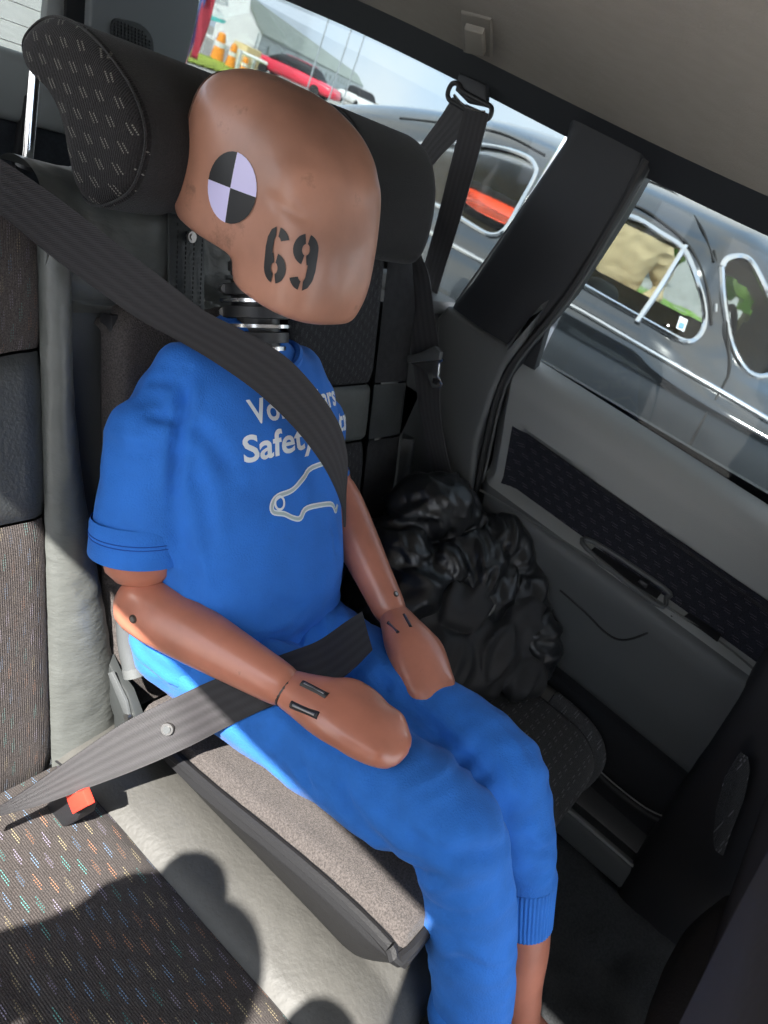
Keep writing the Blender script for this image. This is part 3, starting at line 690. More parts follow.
# head: side profile swollen to a rounded block
def head_mesh():
    HX = .021; b = bmesh.new()
    def lv(z, y0, y1, hw): return (Vector((HX, (y0+y1)/2, z)), Vector((hw, 0, 0)), Vector((0, (y1-y0)/2, 0)))
    def stack(L, e, n=56):
        L2 = spline([Vector((z, y0, y1)) for z, y0, y1, hw in L], 6); W2 = spline([hw for *_, hw in L], 6)
        V = [[b.verts.new(p) for p in ringpts(*lv(q.x, q.y, q.z, w_), e, n)] for q, w_ in zip(L2, W2)]
        for A, B in zip(V, V[1:]):
            for k in range(n): b.faces.new((A[k], A[(k+1) % n], B[(k+1) % n], B[k]))
        b.faces.new(V[0][::-1]); b.faces.new(V[-1])
    # braincase, squared at the back where the cap is bolted on
    stack([(.922, -.018, .152, .064), (.927, -.022, .159, .069), (.945, -.028, .166, .072), (.98, -.030, .171, .074), (1.01, -.029, .173, .074), (1.032, -.021, .171, .072), (1.049, -.006, .164, .067), (1.064, .018, .150, .056), (1.074, .046, .130, .038), (1.078, .072, .106, .016)], 2.8)
    # face block
    stack([(.894, -.040, .050, .050), (.897, -.047, .056, .058), (.906, -.052, .060, .062), (.93, -.053, .068, .066), (.96, -.047, .075, .068), (.99, -.036, .085, .071), (1.015, -.027, .09, .070), (1.030, -.020, .09, .064), (1.040, -.008, .09, .050)], 3.0)
    b = remeshed(b, .0034, 12)
    def fn(co, no):
        d = -.0020*math.exp(-((co.z-.988-.10*(co.y+.01))/.005)**2)*smooth01((.02-co.y)/.02)*smooth01((co.y+.035)/.02)*(no.x < -.3)
        d += .0008*noise.noise(co*25)
        return d
    displace(b, fn)
    bmesh.ops.translate(b, verts=b.verts, vec=(0, .011, .001))
    return b
hb_ = head_mesh(); HB = bvh(hb_)
hd = obj('head', hb_, M_skinh, D)
# skull cap joint
PR = [(-.004, 1.052)]
b = bmesh.new()
def onhead(px, py, off=0):
    d = ray(px, py); r = HB.ray_cast(CAMPOS, d.normalized())
    return (r[0]+r[1]*off, r[1]) if r[0] else (None, None)
def cast_side(y, z, off=.0, bv=None):
    r = (bv or HB).ray_cast(Vector((-1, y, z)), Vector((1, 0, 0)))
    return (r[0]+r[1]*off) if r[0] else None
sm = []
for k in range(60):
    a = 2*pi*k/60; o = Vector((.021+.3*cos(a), .156, .99+.3*sin(a))); r = HB.ray_cast(o, Vector((-cos(a), 0, -sin(a))))
    if r[0] and r[0].z > .925: sm.append((a, r[0]+r[1]*.0002))
sm = sorted(sm, key=lambda q: (q[0]+pi/2) % (2*pi))
tube(b, [p for _, p in sm], .0012, 6); obj('skull_cap_seam', b, mat('seam_shadow', (.10, .04, .02), .6), hd)
# checker target: quarters lie on the temple
tc_, tn = onhead(231, 188)
ax_u = Vector((.0, .12, 1)); ax_u = (ax_u-tn*ax_u.dot(tn)).normalized(); ax_r = ax_u.cross(tn).normalized()
if ax_r.y > 0: ax_r = -ax_r
def onto(p, off, n, bv): 
    r = bv.ray_cast(p+n*.06, -n)
    return r[0]+r[1]*off if r[0] else p+n*off
RT = .0305
for q in range(4):
    b = bmesh.new(); a0 = q*pi/2
    g0 = [[b.verts.new(onto(tc_+(ax_r*cos(a0+pi/2*j/8)+ax_u*sin(a0+pi/2*j/8))*RT*i/6, .0009, tn, HB)) for j in range(9)] for i in range(7)]
    for i in range(6):
        for j in range(8):
            try: b.faces.new((g0[i][j], g0[i+1][j], g0[i+1][j+1], g0[i][j+1])) if i else b.faces.new((g0[0][j], g0[1][j], g0[1][j+1]))
            except Exception: pass
    obj('target_quarter', b, M_lil if q in (0, 2) else M_blk, hd, label='lilac quarter of the target sticker' if q in (0, 2) else 'black quarter of the target sticker')
# stencilled digits
def tsurf(shapes, P00, ur, uv, nn, bv, name, m, parent, off=.0008, label=None, res=.004):
    """flat polygons in metres laid on a surface"""
    b = bmesh.new()
    for poly in shapes:
        vs = [b.verts.new((x, y, 0)) for x, y in poly]; b.faces.new(vs)
    bmesh.ops.triangulate(b, faces=b.faces)
    for _ in range(3):
        es = [e for e in b.edges if e.calc_length() > res]
        if not es: break
        bmesh.ops.subdivide_edges(b, edges=es, cuts=1); bmesh.ops.triangulate(b, faces=b.faces)
    for v in b.verts: v.co = onto(P00+ur*v.co.x+uv*v.co.y, off, nn, bv)
    return obj(name, b, m, parent, label=label)
def arcband(cx, cy, rx, ry, wd, a0, a1, n=14):
    o = [(cx+rx*cos(radians(a)), cy+ry*sin(radians(a))) for a in lin(a0, a1, n)]
    i = [(cx+(rx-wd)*cos(radians(a)), cy+(ry-wd)*sin(radians(a))) for a in lin(a1, a0, n)]
    return o+i
def six(ox, oy, s=1, rot=0):
    sh = [arcband(0, -9, 9.5, 10.5, 6.6, -78, 78), arcband(0, -9, 9.5, 10.5, 6.6, 102, 258),      # bowl halves
          [(-9.5, -8), (-9.5, 4), (-8.4, 11), (-5.5, 16.5), (-1.5, 19), (-1.2, 12.6), (-2.4, 10), (-2.9, 4), (-2.9, -1)],
          arcband(0, 8.5, 9.5, 10.5, 6.4, 18, 80)]
    r = radians(rot); return [[(ox+s*(x*cos(r)-y*sin(r)), oy+s*(x*sin(r)+y*cos(r))) for x, y in p] for p in sh]
p0, n0 = onhead(291, 258)
pL, _ = onhead(270, 254); pR, _ = onhead(306, 262)
ur = (pR-pL).normalized(); uv = n0.cross(ur).normalized()
if uv.z < 0: uv = -uv
sc_ = .00128
for ch, px, py, rot in (('six', 276, 255, 0), ('nine', 304, 263, 180)):
    pc_, nc_ = onhead(px, py)
    tsurf(six(0, 0, sc_, rot), pc_, ur, uv, nc_, HB, 'digit', M_blk, hd, label='stencilled black digit '+ch)

# neck: rubber discs between steel plates
nk0, nk1 = Vector((DX, .118, .905)), Vector((DX, .066, .795)); nd = (nk1-nk0)
b = bmesh.new(); tube(b, [nk0, nk1], .027, 28); neck = obj('neck', b, M_nrub, D)
for i, (t, r, h, m) in enumerate([(.10, .030, .010, M_dsteel), (.20, .034, .004, M_steel), (.30, .036, .013, M_nrub), (.40, .040, .004, M_steel), (.50, .037, .013, M_nrub), (.62, .040, .004, M_steel), (.72, .037, .012, M_nrub), (.82, .034, .005, M_steel), (.92, .030, .012, M_dsteel)]):
    c = nk0+nd*t; b = bmesh.new(); dn = nd.normalized()
    R = []
    for q, k in [(-h, .9), (-h*.9, 1), (h*.9, 1), (h, .9)]: R.append([b.verts.new(c+dn*q*.5+ (Vector((1, 0, 0))*cos(a)+dn.cross(Vector((1, 0, 0)))*sin(a))*r*k) for a in lin(0, 2*pi, 37)[:-1]])
    for A, B in zip(R, R[1:]):
        for k in range(36): b.faces.new((A[k], A[(k+1) % 36], B[(k+1) % 36], B[k]))
    b.faces.new(R[0]); b.faces.new(R[-1]); obj('neck_plate' if m is not M_nrub else 'neck_disc', b, m, neck)
for t, a in ((.3, 3.9), (.5, 4.1), (.72, 4.0)):
    c = nk0+nd*t; dn = nd.normalized(); b = bmesh.new()
    for k in range(7):
        aa = a-.35+.7*k/6
    tube(b, [c+(Vector((1, 0, 0))*cos(aa)+dn.cross(Vector((1, 0, 0)))*sin(aa))*.0365 for aa in lin(a-.4, a+.4, 8)], .0045, 8); obj('neck_slot', b, M_dsteel, neck)

def crease_set(defs, bv):
    out_ = []
    for px, dep, wd in defs:
        P = []
        for q in px:
            r = bv.ray_cast(CAMPOS, ray(*q).normalized())
            if r[0]: P.append(r[0])
        if len(P) > 1: out_.append((spline(P, 6), dep, wd))
    return out_
def crease_val(co, cs):
    d = 0
    for P, dep, wd in cs:
        m = min(range(len(P)), key=lambda k: (P[k]-co).length_squared); dist = (P[m]-co).length
        if dist > wd*4: continue
        t = m/(len(P)-1); f = min(1, 4*min(t, 1-t)+.25)
        d += -dep*f*math.exp(-(dist/wd)**2) + dep*.55*f*math.exp(-((dist-wd*1.9)/(wd*.9))**2)
    return d
# trousers
bt = bmesh.new()
HIPR, HIPL = Vector((.0, -.045, .475)), Vector((.12, -.045, .475))
KR, KL = Vector((.018, -.405, .520)), Vector((.125, -.400, .525))
AR, AL = Vector((.036, -.535, .30)), Vector((.145, -.520, .385))
limb(bt, [(.06, .02, .555), (.06, -.01, .50), (.06, -.035, .462), (.06, -.06, .45)], [(.118, .078), (.13, .085), (.135, .075), (.12, .06)], side=(1, 0, 0), e=2.4)
limb(bt, [HIPR, (.004, -.17, .488), (.010, -.29, .505), (.015, -.375, .522)], [(.068, .068), (.069, .064), (.062, .06), (.058, .056)], side=(1, 0, 0))
limb(bt, [HIPL, (.125, -.17, .490), (.127, -.29, .508), (.125, -.375, .525)], [(.068, .068), (.067, .064), (.060, .058), (.055, .054)], side=(1, 0, 0))
limb(bt, [KR+Vector((0, .05, .002)), KR, (.024, -.440, .475), (.030, -.480, .41), (.034, -.515, .345), AR], [(.056, .052), (.054, .055), (.049, .050), (.046, .047), (.044, .044), (.042, .042)], side=(1, 0, 0), sub=6)
limb(bt, [KL+Vector((0, .05, .002)), KL, (.132, -.440, .480), (.138, -.474, .44), (.142, -.500, .41)], [(.054, .052), (.052, .053), (.047, .047), (.041, .041), (.036, .035)], side=(1, 0, 0), sub=6)
bt = remeshed(bt, .006, 10)
def fold(co, seed, f1=9, f2=26, a1=.005, a2=.0022):
    n1 = noise.noise(Vector((co.x*f1, co.y*f1, co.z*f1+seed))); n2 = noise.noise(Vector((co.x*f2+n1*2, co.y*f2*.6, co.z*f2*1.4+seed)))
    return a1*n1+a2*(1-abs(n2)*2)*.8
def tfn(co, no):
    d = fold(co, 3)
    for K in (KR, KL):
        q = (co-K); 
        if abs(q.x) < .07:
            w_ = noise.noise(co*13)*5; back_ = smooth01((q.y+.02)/.06)*smooth01((.10-abs(q.z+.03))/.08)
            d += .0035*sin((co.y*-.5+co.z)*120+w_)*back_*(.5+noise.noise(co*9))
            d += .0022*sin((co.z*1.0+co.y*1.4)*95+w_*1.6)*smooth01((.10-abs(q.y))/.06)*max(0, .45+noise.noise(co*10+Vector((5, 0, 0))))
    # crotch / hip creases
    q = co-Vector((.06, -.12, .5)); d += .0026*sin((co.y*1.1-abs(co.x-.06)*1.3)*150)*math.exp(-(q.length/.09)**2)
    return d
TCR = crease_set([([(300, 760), (312, 790), (330, 815)], .004, .006), ([(225, 752), (250, 775), (262, 800)], .004, .006), ([(340, 780), (352, 810), (352, 838)], .004, .006), ([(392, 852), (420, 872), (446, 876)], .005, .007), ([(405, 830), (440, 850), (476, 852), (500, 846)], .004, .007),
  ([(430, 905), (455, 915), (490, 905)], .0035, .007), ([(436, 965), (460, 958), (500, 968)], .0035, .007), ([(520, 840), (536, 850), (551, 846)], .004, .006), ([(520, 820), (538, 815), (550, 800)], .003, .006), ([(500, 745), (515, 765), (522, 790)], .0035, .007), ([(524, 870), (538, 876), (550, 868)], .003, .005), ([(370, 665), (400, 700), (440, 735), (480, 775)], .005, .007), ([(280, 700), (330, 740), (360, 760)], .003, .008)], bvh(bt))
displace(bt, lambda co, no: tfn(co, no)+crease_val(co, TCR))
TB = bvh(bt)
tr = obj('trousers', bt, M_bluet, D, smooth=80)
# ribbed cuffs
b = bmesh.new()
cl = [Vector((.139, -.490, .425)), Vector((.140, -.505, .395)), Vector((.141, -.520, .366))]
R = []
for i, c in enumerate(spline(cl, 8)):
    t = (cl[2]-cl[0]).normalized(); s = Vector((1, 0, 0)); s = (s-t*s.dot(t)).normalized(); u = t.cross(s); k = 1-.07*i/16
    R.append([b.verts.new(c+(s*cos(a)*.037+u*sin(a)*.036)*k*(1+.014*math.cos(a*46))) for a in lin(0, 2*pi, 277)[:-1]])
for A, B in zip(R, R[1:]):
    for k in range(276): b.faces.new((A[k], A[(k+1) % 276], B[(k+1) % 276], B[k]))
b.faces.new(R[-1]); obj('ribbed_cuff', b, M_bluet, tr)
b = bmesh.new(); limb(b, [AR+Vector((-.003, .012, .022)), AR, AR+Vector((.006, -.026, -.045))], [(.047, .045), (.044, .042), (.040, .038)], side=(1, 0, 0)); obj('ribbed_cuff', b, M_bluet, tr)
# shins and feet
b = bmesh.new(); limb(b, [(.141, -.515, .38), (.144, -.538, .335), (.148, -.562, .28), (.151, -.584, .235), (.152, -.592, .20)], [.030, .029, .026, .025, .026], side=(1, 0, 0))
limb(b, [(.156, -.585, .215), (.157, -.63, .205), (.158, -.69, .185), (.158, -.73, .170)], [(.027, .027), (.031, .026), (.034, .021), (.030, .015)], side=(1, 0, 0)); b = remeshed(b, .004, 6); obj('lower_leg', b, M_skin, D)
b = bmesh.new(); limb(b, [AR+Vector((0, .0, .02)), (.036, -.565, .245), (.040, -.585, .20), (.040, -.592, .175)], [.032, .028, .026, .026], side=(1, 0, 0))
limb(b, [(.04, -.585, .185), (.04, -.63, .178), (.041, -.69, .160), (.041, -.73, .145)], [(.027, .027), (.031, .026), (.034, .021), (.030, .015)], side=(1, 0, 0)); b = remeshed(b, .004, 6); obj('lower_leg', b, M_skin, D)

# shirt
bs = bmesh.new()
limb(bs, [(DX, .098, .812), (DX, .090, .795), (DX, .080, .770), (DX, .066, .730), (DX, .042, .67), (DX, .014, .61), (DX, -.014, .55), (DX, -.032, .495), (DX, -.035, .462)],
     [(.050, .040), (.096, .052), (.128, .068), (.139, .084), (.141, .094), (.138, .102), (.136, .108), (.136, .100), (.137, .092)], side=(1, 0, 0), e=2.5, n=36, sub=5, domes=(True, False))
limb(bs, [(.03, .085, .772), (-.028, .082, .766), (-.054, .072, .730), (-.066, .050, .665), (-.074, .034, .620), (-.076, .028, .602)], [.040, .044, .048, .050, .052, .052], sub=5, domes=(True, False))
limb(bs, [(.10, .085, .772), (.155, .080, .762), (.182, .070, .725), (.198, .045, .665), (.204, .022, .625)], [.040, .044, .047, .049, .047], sub=5, domes=(True, False))
bs = remeshed(bs, .006, 12)
def sfn(co, no):
    d = fold(co, 9, 8, 19, .004, .0022)
    # creases at the waist
    d += .003*sin(co.z*170+co.x*30+3*noise.noise(co*11))*smooth01((.58-co.z)/.06)*smooth01((co.z-.47)/.03)*.7
    d += 0
    return d
SCR = crease_set([([(188, 372), (182, 410), (176, 450), (174, 505)], .007, .006), ([(150, 350), (172, 375), (186, 405)], .004, .007), ([(116, 400), (145, 415), (176, 420)], .004, .006), ([(108, 445), (140, 452), (172, 446)], .003, .007), ([(190, 420), (215, 445), (235, 480)], .004, .008), ([(186, 460), (205, 500), (210, 550)], .0035, .008), ([(175, 520), (190, 560), (200, 600)], .003, .007), ([(270, 600), (300, 610), (345, 600)], .0035, .008), ([(250, 640), (290, 632), (335, 615)], .004, .007), ([(330, 520), (338, 555), (350, 585)], .003, .006), ([(125, 372), (150, 380), (175, 385)], .003, .006)], bvh(bs))
displace(bs, lambda co, no: sfn(co, no)+crease_val(co, SCR)); SB_ = bvh(bs)
sh = obj('shirt', bs, M_blue, D, smooth=80)
# collar rib and sleeve hems
b = bmesh.new(); cr_ = []
for a in lin(0, 2*pi, 41)[:-1]:
    x = DX+.060*cos(a); y = .083+.052*sin(a); r = SB_.ray_cast(Vector((x, y, 1.0)), Vector((0, 0, -1)))
    if r[0]: cr_.append(r[0]+Vector((0, 0, .001)))
tube(b, cr_, .0055, 8, closed=True); obj('collar', b, M_blue, sh)
for c, rr in ((Vector((-.0770, .030, .608)), .0535), (Vector((.2035, .026, .632)), .048)):
    b = bmesh.new(); t = Vector((-.004, -.035, -.1)).normalized(); s = Vector((1, 0, 0)); s = (s-t*s.dot(t)).normalized(); u = t.cross(s); R = []
    for q, k in [(-.026, .965), (-.020, .998), (0, 1.008), (.014, 1.02), (.016, 1.012), (.015, .97), (.0, .94)]:
        R.append([b.verts.new(c+t*q+(s*cos(a)+u*sin(a))*rr*k*(1+.012*sin(a*3+q*60))) for a in lin(0, 2*pi, 65)[:-1]])
    for A, B in zip(R, R[1:]):
        for k in range(64): b.faces.new((A[k], A[(k+1) % 64], B[(k+1) % 64], B[k]))
    hm = obj('sleeve_hem', b, M_blue, sh)
    for q in (-.011, -.007):
        b = bmesh.new(); tube(b, [c+t*(q+.001)+(s*cos(a)+u*sin(a))*rr*1.008*(1+.012*sin(a*3+q*60)) for a in lin(0, 2*pi, 65)[:-1]], .0006, 5, closed=True); obj('hem_stitch', b, mat('blue_thread', (.008, .07, .35), .8) if 'blue_thread' not in bpy.data.materials else bpy.data.materials['blue_thread'], hm)

# printed chest: two lines of lettering and a car outline
def onshirt(px, py):
    d = ray(px, py).normalized(); r = SB_.ray_cast(CAMPOS, d); return r[0], r[1]
def text_polys(txt, size):
    cu = bpy.data.curves.new('t', 'FONT'); cu.body = txt; cu.size = size; cu.resolution_u = 4; cu.offset = size*.022
    o = bpy.data.objects.new('t', cu); COL.objects.link(o); dg = bpy.context.evaluated_depsgraph_get(); dg.update()
    e = o.evaluated_get(dg); me = e.to_mesh(); bb = bmesh.new(); bb.from_mesh(me); e.to_mesh_clear(); bpy.data.objects.remove(o)
    return bb
def lettering(txt, size, P, du, dv, nn, name, stretch=1):
    b = text_polys(txt, size)
    for _ in range(3):
        es = [e for e in b.edges if e.calc_length() > .006]
        if not es: break
        bmesh.ops.subdivide_edges(b, edges=es, cuts=1); bmesh.ops.triangulate(b, faces=b.faces)
    dead = []
    for v in b.verts:
        q = P+du*v.co.x*stretch+dv*v.co.y; r = SB_.ray_cast(q+nn*.06, -nn)
        if r[0] and (r[0]-q).length < .05: v.co = r[0]+r[1]*.0008
        else: dead.append(v)
    bmesh.ops.delete(b, geom=dead, context='VERTS')
    return obj(name, b, M_white, sh, label='white lettering '+txt)
A_, nA = onshirt(243, 463); B_, nB = onshirt(330, 440)
du = Vector((1, 0, 0)) if not (A_ and B_) else (B_-A_).normalized(); nn = ((nA or Vector((0, -1, .3)))+(nB or Vector((0, -1, .3)))).normalized()
nn = (nn-du*nn.dot(du)).normalized(); dv = nn.cross(du); dv = dv if dv.z > 0 else -dv
TXT = (A_, B_, du, dv, nn)
lettering('Safety Centre', .040, A_, du, dv, nn, 'chest_lettering', 1.17)
C_, _ = onshirt(253, 424)
lettering('Volvo Cars', .036, C_, du, dv, nn, 'chest_lettering', 1.0)
carpx = [(342, 454), (318, 465), (303, 478), (292, 490), (278, 496), (272, 504), (273, 512), (284, 514), (293, 518), (300, 518), (307, 508), (330, 504), (335, 511), (337, 505)]
def shirt_line(px, r, m, name, parent, lift=.0): 
    pts = [onshirt(*p)[0] for p in px]; pts = [p for p in pts if p]
    bb = bmesh.new(); pp = spline(pts, 5); q = []
    for p in pp: q.append(onto(p, lift, nn, SB_))
    # flat ribbon
    for k in range(len(q)-1): pass
    L = []
    for k, p in enumerate(q):
        t = (q[min(k+1, len(q)-1)]-q[max(k-1, 0)]).normalized(); s = nn.cross(t).normalized(); L.append((bb.verts.new(onto(p+s*r, lift, nn, SB_)), bb.verts.new(onto(p-s*r, lift, nn, SB_))))
    for a, c in zip(L, L[1:]): bb.faces.new((a[0], c[0], c[1], a[1]))
    return obj(name, bb, m, parent)
o1 = shirt_line(carpx, .0032, M_white, 'printed_car_outline', sh, .0007)
shirt_line(carpx, .0016, M_silverp, 'outline_core', sh, .0012)
wh = [(280+4.5*cos(a)-1, 501+6.5*sin(a)+2) for a in lin(0, 2*pi, 14)]
shirt_line(wh, .0014, M_white, 'printed_wheel', sh, .0014)

# arms
def uparm(c0, c1, r0, r1):
    b = bmesh.new(); limb(b, [c0, c1], [r0, r1], domes=(True, True)); return b
b = uparm((-.070, .055, .66), (-.078, .020, .590), .043, .042); obj('upper_arm', b, M_skin, D)
EL, WR = Vector((-.083, -.004, .545)), Vector((-.048, -.188, .566))
b = bmesh.new(); box(b, (-.080, .006, .568), (.032, .030, .05), Vector((-.006, .03, .09)).to_track_quat('Z', 'Y').to_matrix(), .004); obj('elbow_bracket', b, M_dsteel, D)
def forearm(EL, WR, re, rw, name='forearm'):
    b = bmesh.new(); d = WR-EL
    limb(b, [EL, EL+d*.14, EL+d*.4, EL+d*.7, EL+d*.93, WR], [(re*.96, re), (re*1.02, re*1.02), (re*.93, re*.95), (re*.78, re*.8), (rw, rw*1.02), (rw*.93, rw*.95)], side=(1, 0, 0), domes=(True, True))
    return obj(name, b, M_skin, D)
fr = forearm(EL, WR, .035, .0235)
def cam_hit(o, px, py):
    bb = bmesh.new(); bb.from_mesh(o.data); base = wloc(o); bmesh.ops.translate(bb, verts=bb.verts, vec=base); t = BVHTree.FromBMesh(bb); r = t.ray_cast(CAMPOS, ray(px, py).normalized()); bb.free(); return r
def screw(o, px, py, r):
    h = cam_hit(o, px, py)
    if not h[0]: return
    p, n = h[0], h[1]; b = bmesh.new(); tube(b, [p-n*.002, p+n*.0006], r, 20); s = obj('screw_recess', b, mat('recess_dark', (.05, .03, .02), .6) if 'recess_dark' not in bpy.data.materials else bpy.data.materials['recess_dark'], o)
    b = bmesh.new(); tube(b, [p, p+n*.0016], r*.55, 16); obj('screw', b, M_dsteel, s)
screw(fr, 133, 619, .0048)
# mitten hands with a thumb ridge
def hand(WR, tip, up, side, thumb, name='hand'):
    b = bmesh.new(); d = tip-WR
    limb(b, [WR, WR+d*.12+up*.001, WR+d*.35+up*.004, WR+d*.6+up*.004, WR+d*.82+up*.000, tip-up*.006], [(.021, .019), (.025, .020), (.034, .022), (.037, .020), (.033, .017), (.022, .011)], side=side, e=2.3)
    T = [WR+d*.30+thumb*.020, WR+d*.48+thumb*.030+up*.002, WR+d*.68+thumb*.030, WR+d*.82+thumb*.024-up*.003]
    limb(b, T, [.014, .015, .013, .009])
    for k in range(4):      # fused fingers, faint ridges at the end
        s = Vector(side).normalized()*(-.021+.014*k); limb(b, [WR+d*.66+s, WR+d*.86+s*.95+up*.0, WR+d*(1.0-.035*abs(k-1.4))+s*.8-up*.006], [.0155, .0145, .011], n=16)
    b = remeshed(b, .0035, 14)
    return obj(name, b, M_skin, D)
up = Vector((-.25, -.1, 1)).normalized()
hr_ = hand(WR+Vector((.003, -.008, .0)), Vector((-.022, -.325, .592)), up, (.93, .25, .2), Vector((.75, .35, .35)))
def wrist_slot(o, a, c, w_=.0035, name='wrist_slot'):
    """dark slotted bracket let into the wrist"""
    A = cam_hit(o, *a); C = cam_hit(o, *c)
    if not (A[0] and C[0]): return
    n = (A[1]+C[1]).normalized(); b = bmesh.new(); tube(b, [A[0]-n*.002, A[0].lerp(C[0], .5)-n*.0018, C[0]-n*.002], w_, 10)
    s = obj(name, b, M_nrub, o); b = bmesh.new(); tube(b, [A[0].lerp(C[0], .1)+n*.0010, A[0].lerp(C[0], .9)+n*.0010], w_*.42, 8); obj('slot_bolt', b, M_dsteel, s)
wrist_slot(hr_, (302, 683), (327, 696), .0045); wrist_slot(hr_, (291, 704), (318, 716), .0045)
b = bmesh.new(); tube(b, [WR+Vector((-.0, .012, 0)), WR+Vector((0, -.012, 0))], .0185, 20); obj('wrist_joint', b, M_nrub, D)
# left arm
ELL, WRL = Vector((.212, -.005, .635)), Vector((.176, -.172, .568))
b = uparm((.208, .05, .67), (.212, .01, .64), .038, .034); obj('upper_arm', b, M_skin, D)
fl = forearm(ELL, WRL, .032, .0225); screw(fl, 396, 594, .004)
hl_ = hand(WRL+Vector((-.002, -.010, -.002)), UX(437, 701, .112), Vector((-.3, -.2, 1)).normalized(), (.9, -.35, .2), Vector((.85, -.2, .2)))
wrist_slot(hl_, (388, 622), (398, 633), .003); wrist_slot(hl_, (404, 614), (411, 627), .003)
b = bmesh.new(); tube(b, [WRL+Vector((.004, .014, .003)), WRL+Vector((-.004, -.014, -.003))], .018, 20); obj('wrist_joint', b, M_nrub, D)

# ------------------------------------------------------------------ belts
def strapmesh(E0, E1, th=.0012, sub=6):
    """two edge polylines of equal length make a strap with thickness and UVs"""
    A = spline(E0, sub); B = spline(E1, sub); b = bmesh.new(); uvl = b.loops.layers.uv.new('UVMap'); rows = []; L = 0; nx = 8
    for i in range(len(A)):
        if i: L += ((A[i]+B[i])*.5-(A[i-1]+B[i-1])*.5).length
        t = ((A[min(i+1, len(A)-1)]+B[min(i+1, len(A)-1)])-(A[max(i-1, 0)]+B[max(i-1, 0)])).normalized(); n = t.cross((B[i]-A[i]).normalized()).normalized()
        rows.append(([(b.verts.new(A[i].lerp(B[i], k/nx)+n*th), b.verts.new(A[i].lerp(B[i], k/nx)-n*th)) for k in range(nx+1)], L))
    def F(vs, uvs):
        f = b.faces.new(vs)
        for lp, u in zip(f.loops, uvs): lp[uvl].uv = u
    for (r0, l0), (r1, l1) in zip(rows, rows[1:]):
        for k in range(nx):
            for q in (0, 1): F((r0[k][q], r0[k+1][q], r1[k+1][q], r1[k][q]), ((k/nx, l0), ((k+1)/nx, l0), ((k+1)/nx, l1), (k/nx, l1)))
        F((r0[0][0], r1[0][0], r1[0][1], r0[0][1]), ((0, l0),)*4); F((r0[nx][0], r1[nx][0], r1[nx][1], r0[nx][1]), ((1, l0),)*4)
    return b
def over(px, py, tfree, off=.004, bv=None):
    """point where the strap crosses this line of sight: on the clothing when it meets it, else free at tfree"""
    d = ray(px, py); best = None
    for v in bv or (SB_, TB):
        r = v.ray_cast(CAMPOS, d.normalized())
        if r[0] and (best is None or r[3] < best[3]): best = r
    if best and tfree is None: return best[0]+best[1]*off
    return CAMPOS+d*(tfree if tfree else 1)
dbelt = empty('seat_belt', (0, -.1, .5)); tag(dbelt, 'black three-point belt crossing the blue shirt from shoulder to hip', 'seat belt')
def depth(p): return (p-CAMPOS).dot(_F)
up_ = [(-60, 122), (0, 159), (60, 200), (120, 246), (170, 284), (205, 311), (245, 334), (285, 360), (318, 396), (337, 428), (344, 460), (345.5, 495), (345, 525)]
lo_ = [(-60, 172), (0, 214), (50, 255), (100, 292), (140, 320), (180, 345), (215, 366), (255, 394), (290, 427), (315, 458), (330, 484), (339, 508), (344.5, 527)]
tf = [.60, .62, .645, .67, .69, None, None, None, None, None, None, None, None]
def strap_pts(pp, tf):
    out_ = []
    for p, t in zip(pp, tf): out_.append(over(*p, t, .0045))
    return out_
def clampdepth(E):     # keep neighbouring points at similar distance where the silhouette is grazed
    for i in range(1, len(E)):
        d0, d1 = depth(E[i-1]), depth(E[i])
        if abs(d1-d0) > .045: E[i] = CAMPOS+(E[i]-CAMPOS)*((d0+math.copysign(.02, d1-d0))/d1)
    return E
E0 = clampdepth(strap_pts(up_, tf)); E1 = clampdepth(strap_pts(lo_, tf))
obj('shoulder_strap', strapmesh(E0, E1), M_web, dbelt, smooth=60)
lu = [(-40, 826), (0, 806), (40, 780), (80, 752), (125, 722), (170, 700), (210, 682), (250, 668), (290, 655), (320, 642), (345, 625), (362, 612)]
ll = [(-40, 832), (0, 816), (40, 805), (90, 787), (140, 768), (190, 746), (230, 725), (270, 708), (300, 698), (330, 688), (356, 668), (372, 652)]
tl = [.70, .725, .745, .765, .79, None, None, None, None, None, None, None]
F0 = clampdepth(strap_pts(lu, tl)); F1 = clampdepth(strap_pts(ll, tl))
obj('lap_strap', strapmesh(F0, F1), M_web, dbelt, smooth=60)
p = over(161, 732, .815); b = bmesh.new(); n = (CAMPOS-p).normalized(); p = F0[4].lerp(F1[4], .5).lerp(F0[5].lerp(F1[5], .5), .75)
n = (F1[5]-F0[5]).cross(F0[6]-F0[5]).normalized(); n = n if n.dot(CAMPOS-p) > 0 else -n
tube(b, [p, p+n*.004], .0068, 24); o = obj('belt_button', b, M_dsteel, dbelt)
b = bmesh.new(); tube(b, [p+n*.004, p+n*.0052], .0042, 20); obj('button_centre', b, M_gplasd, o)

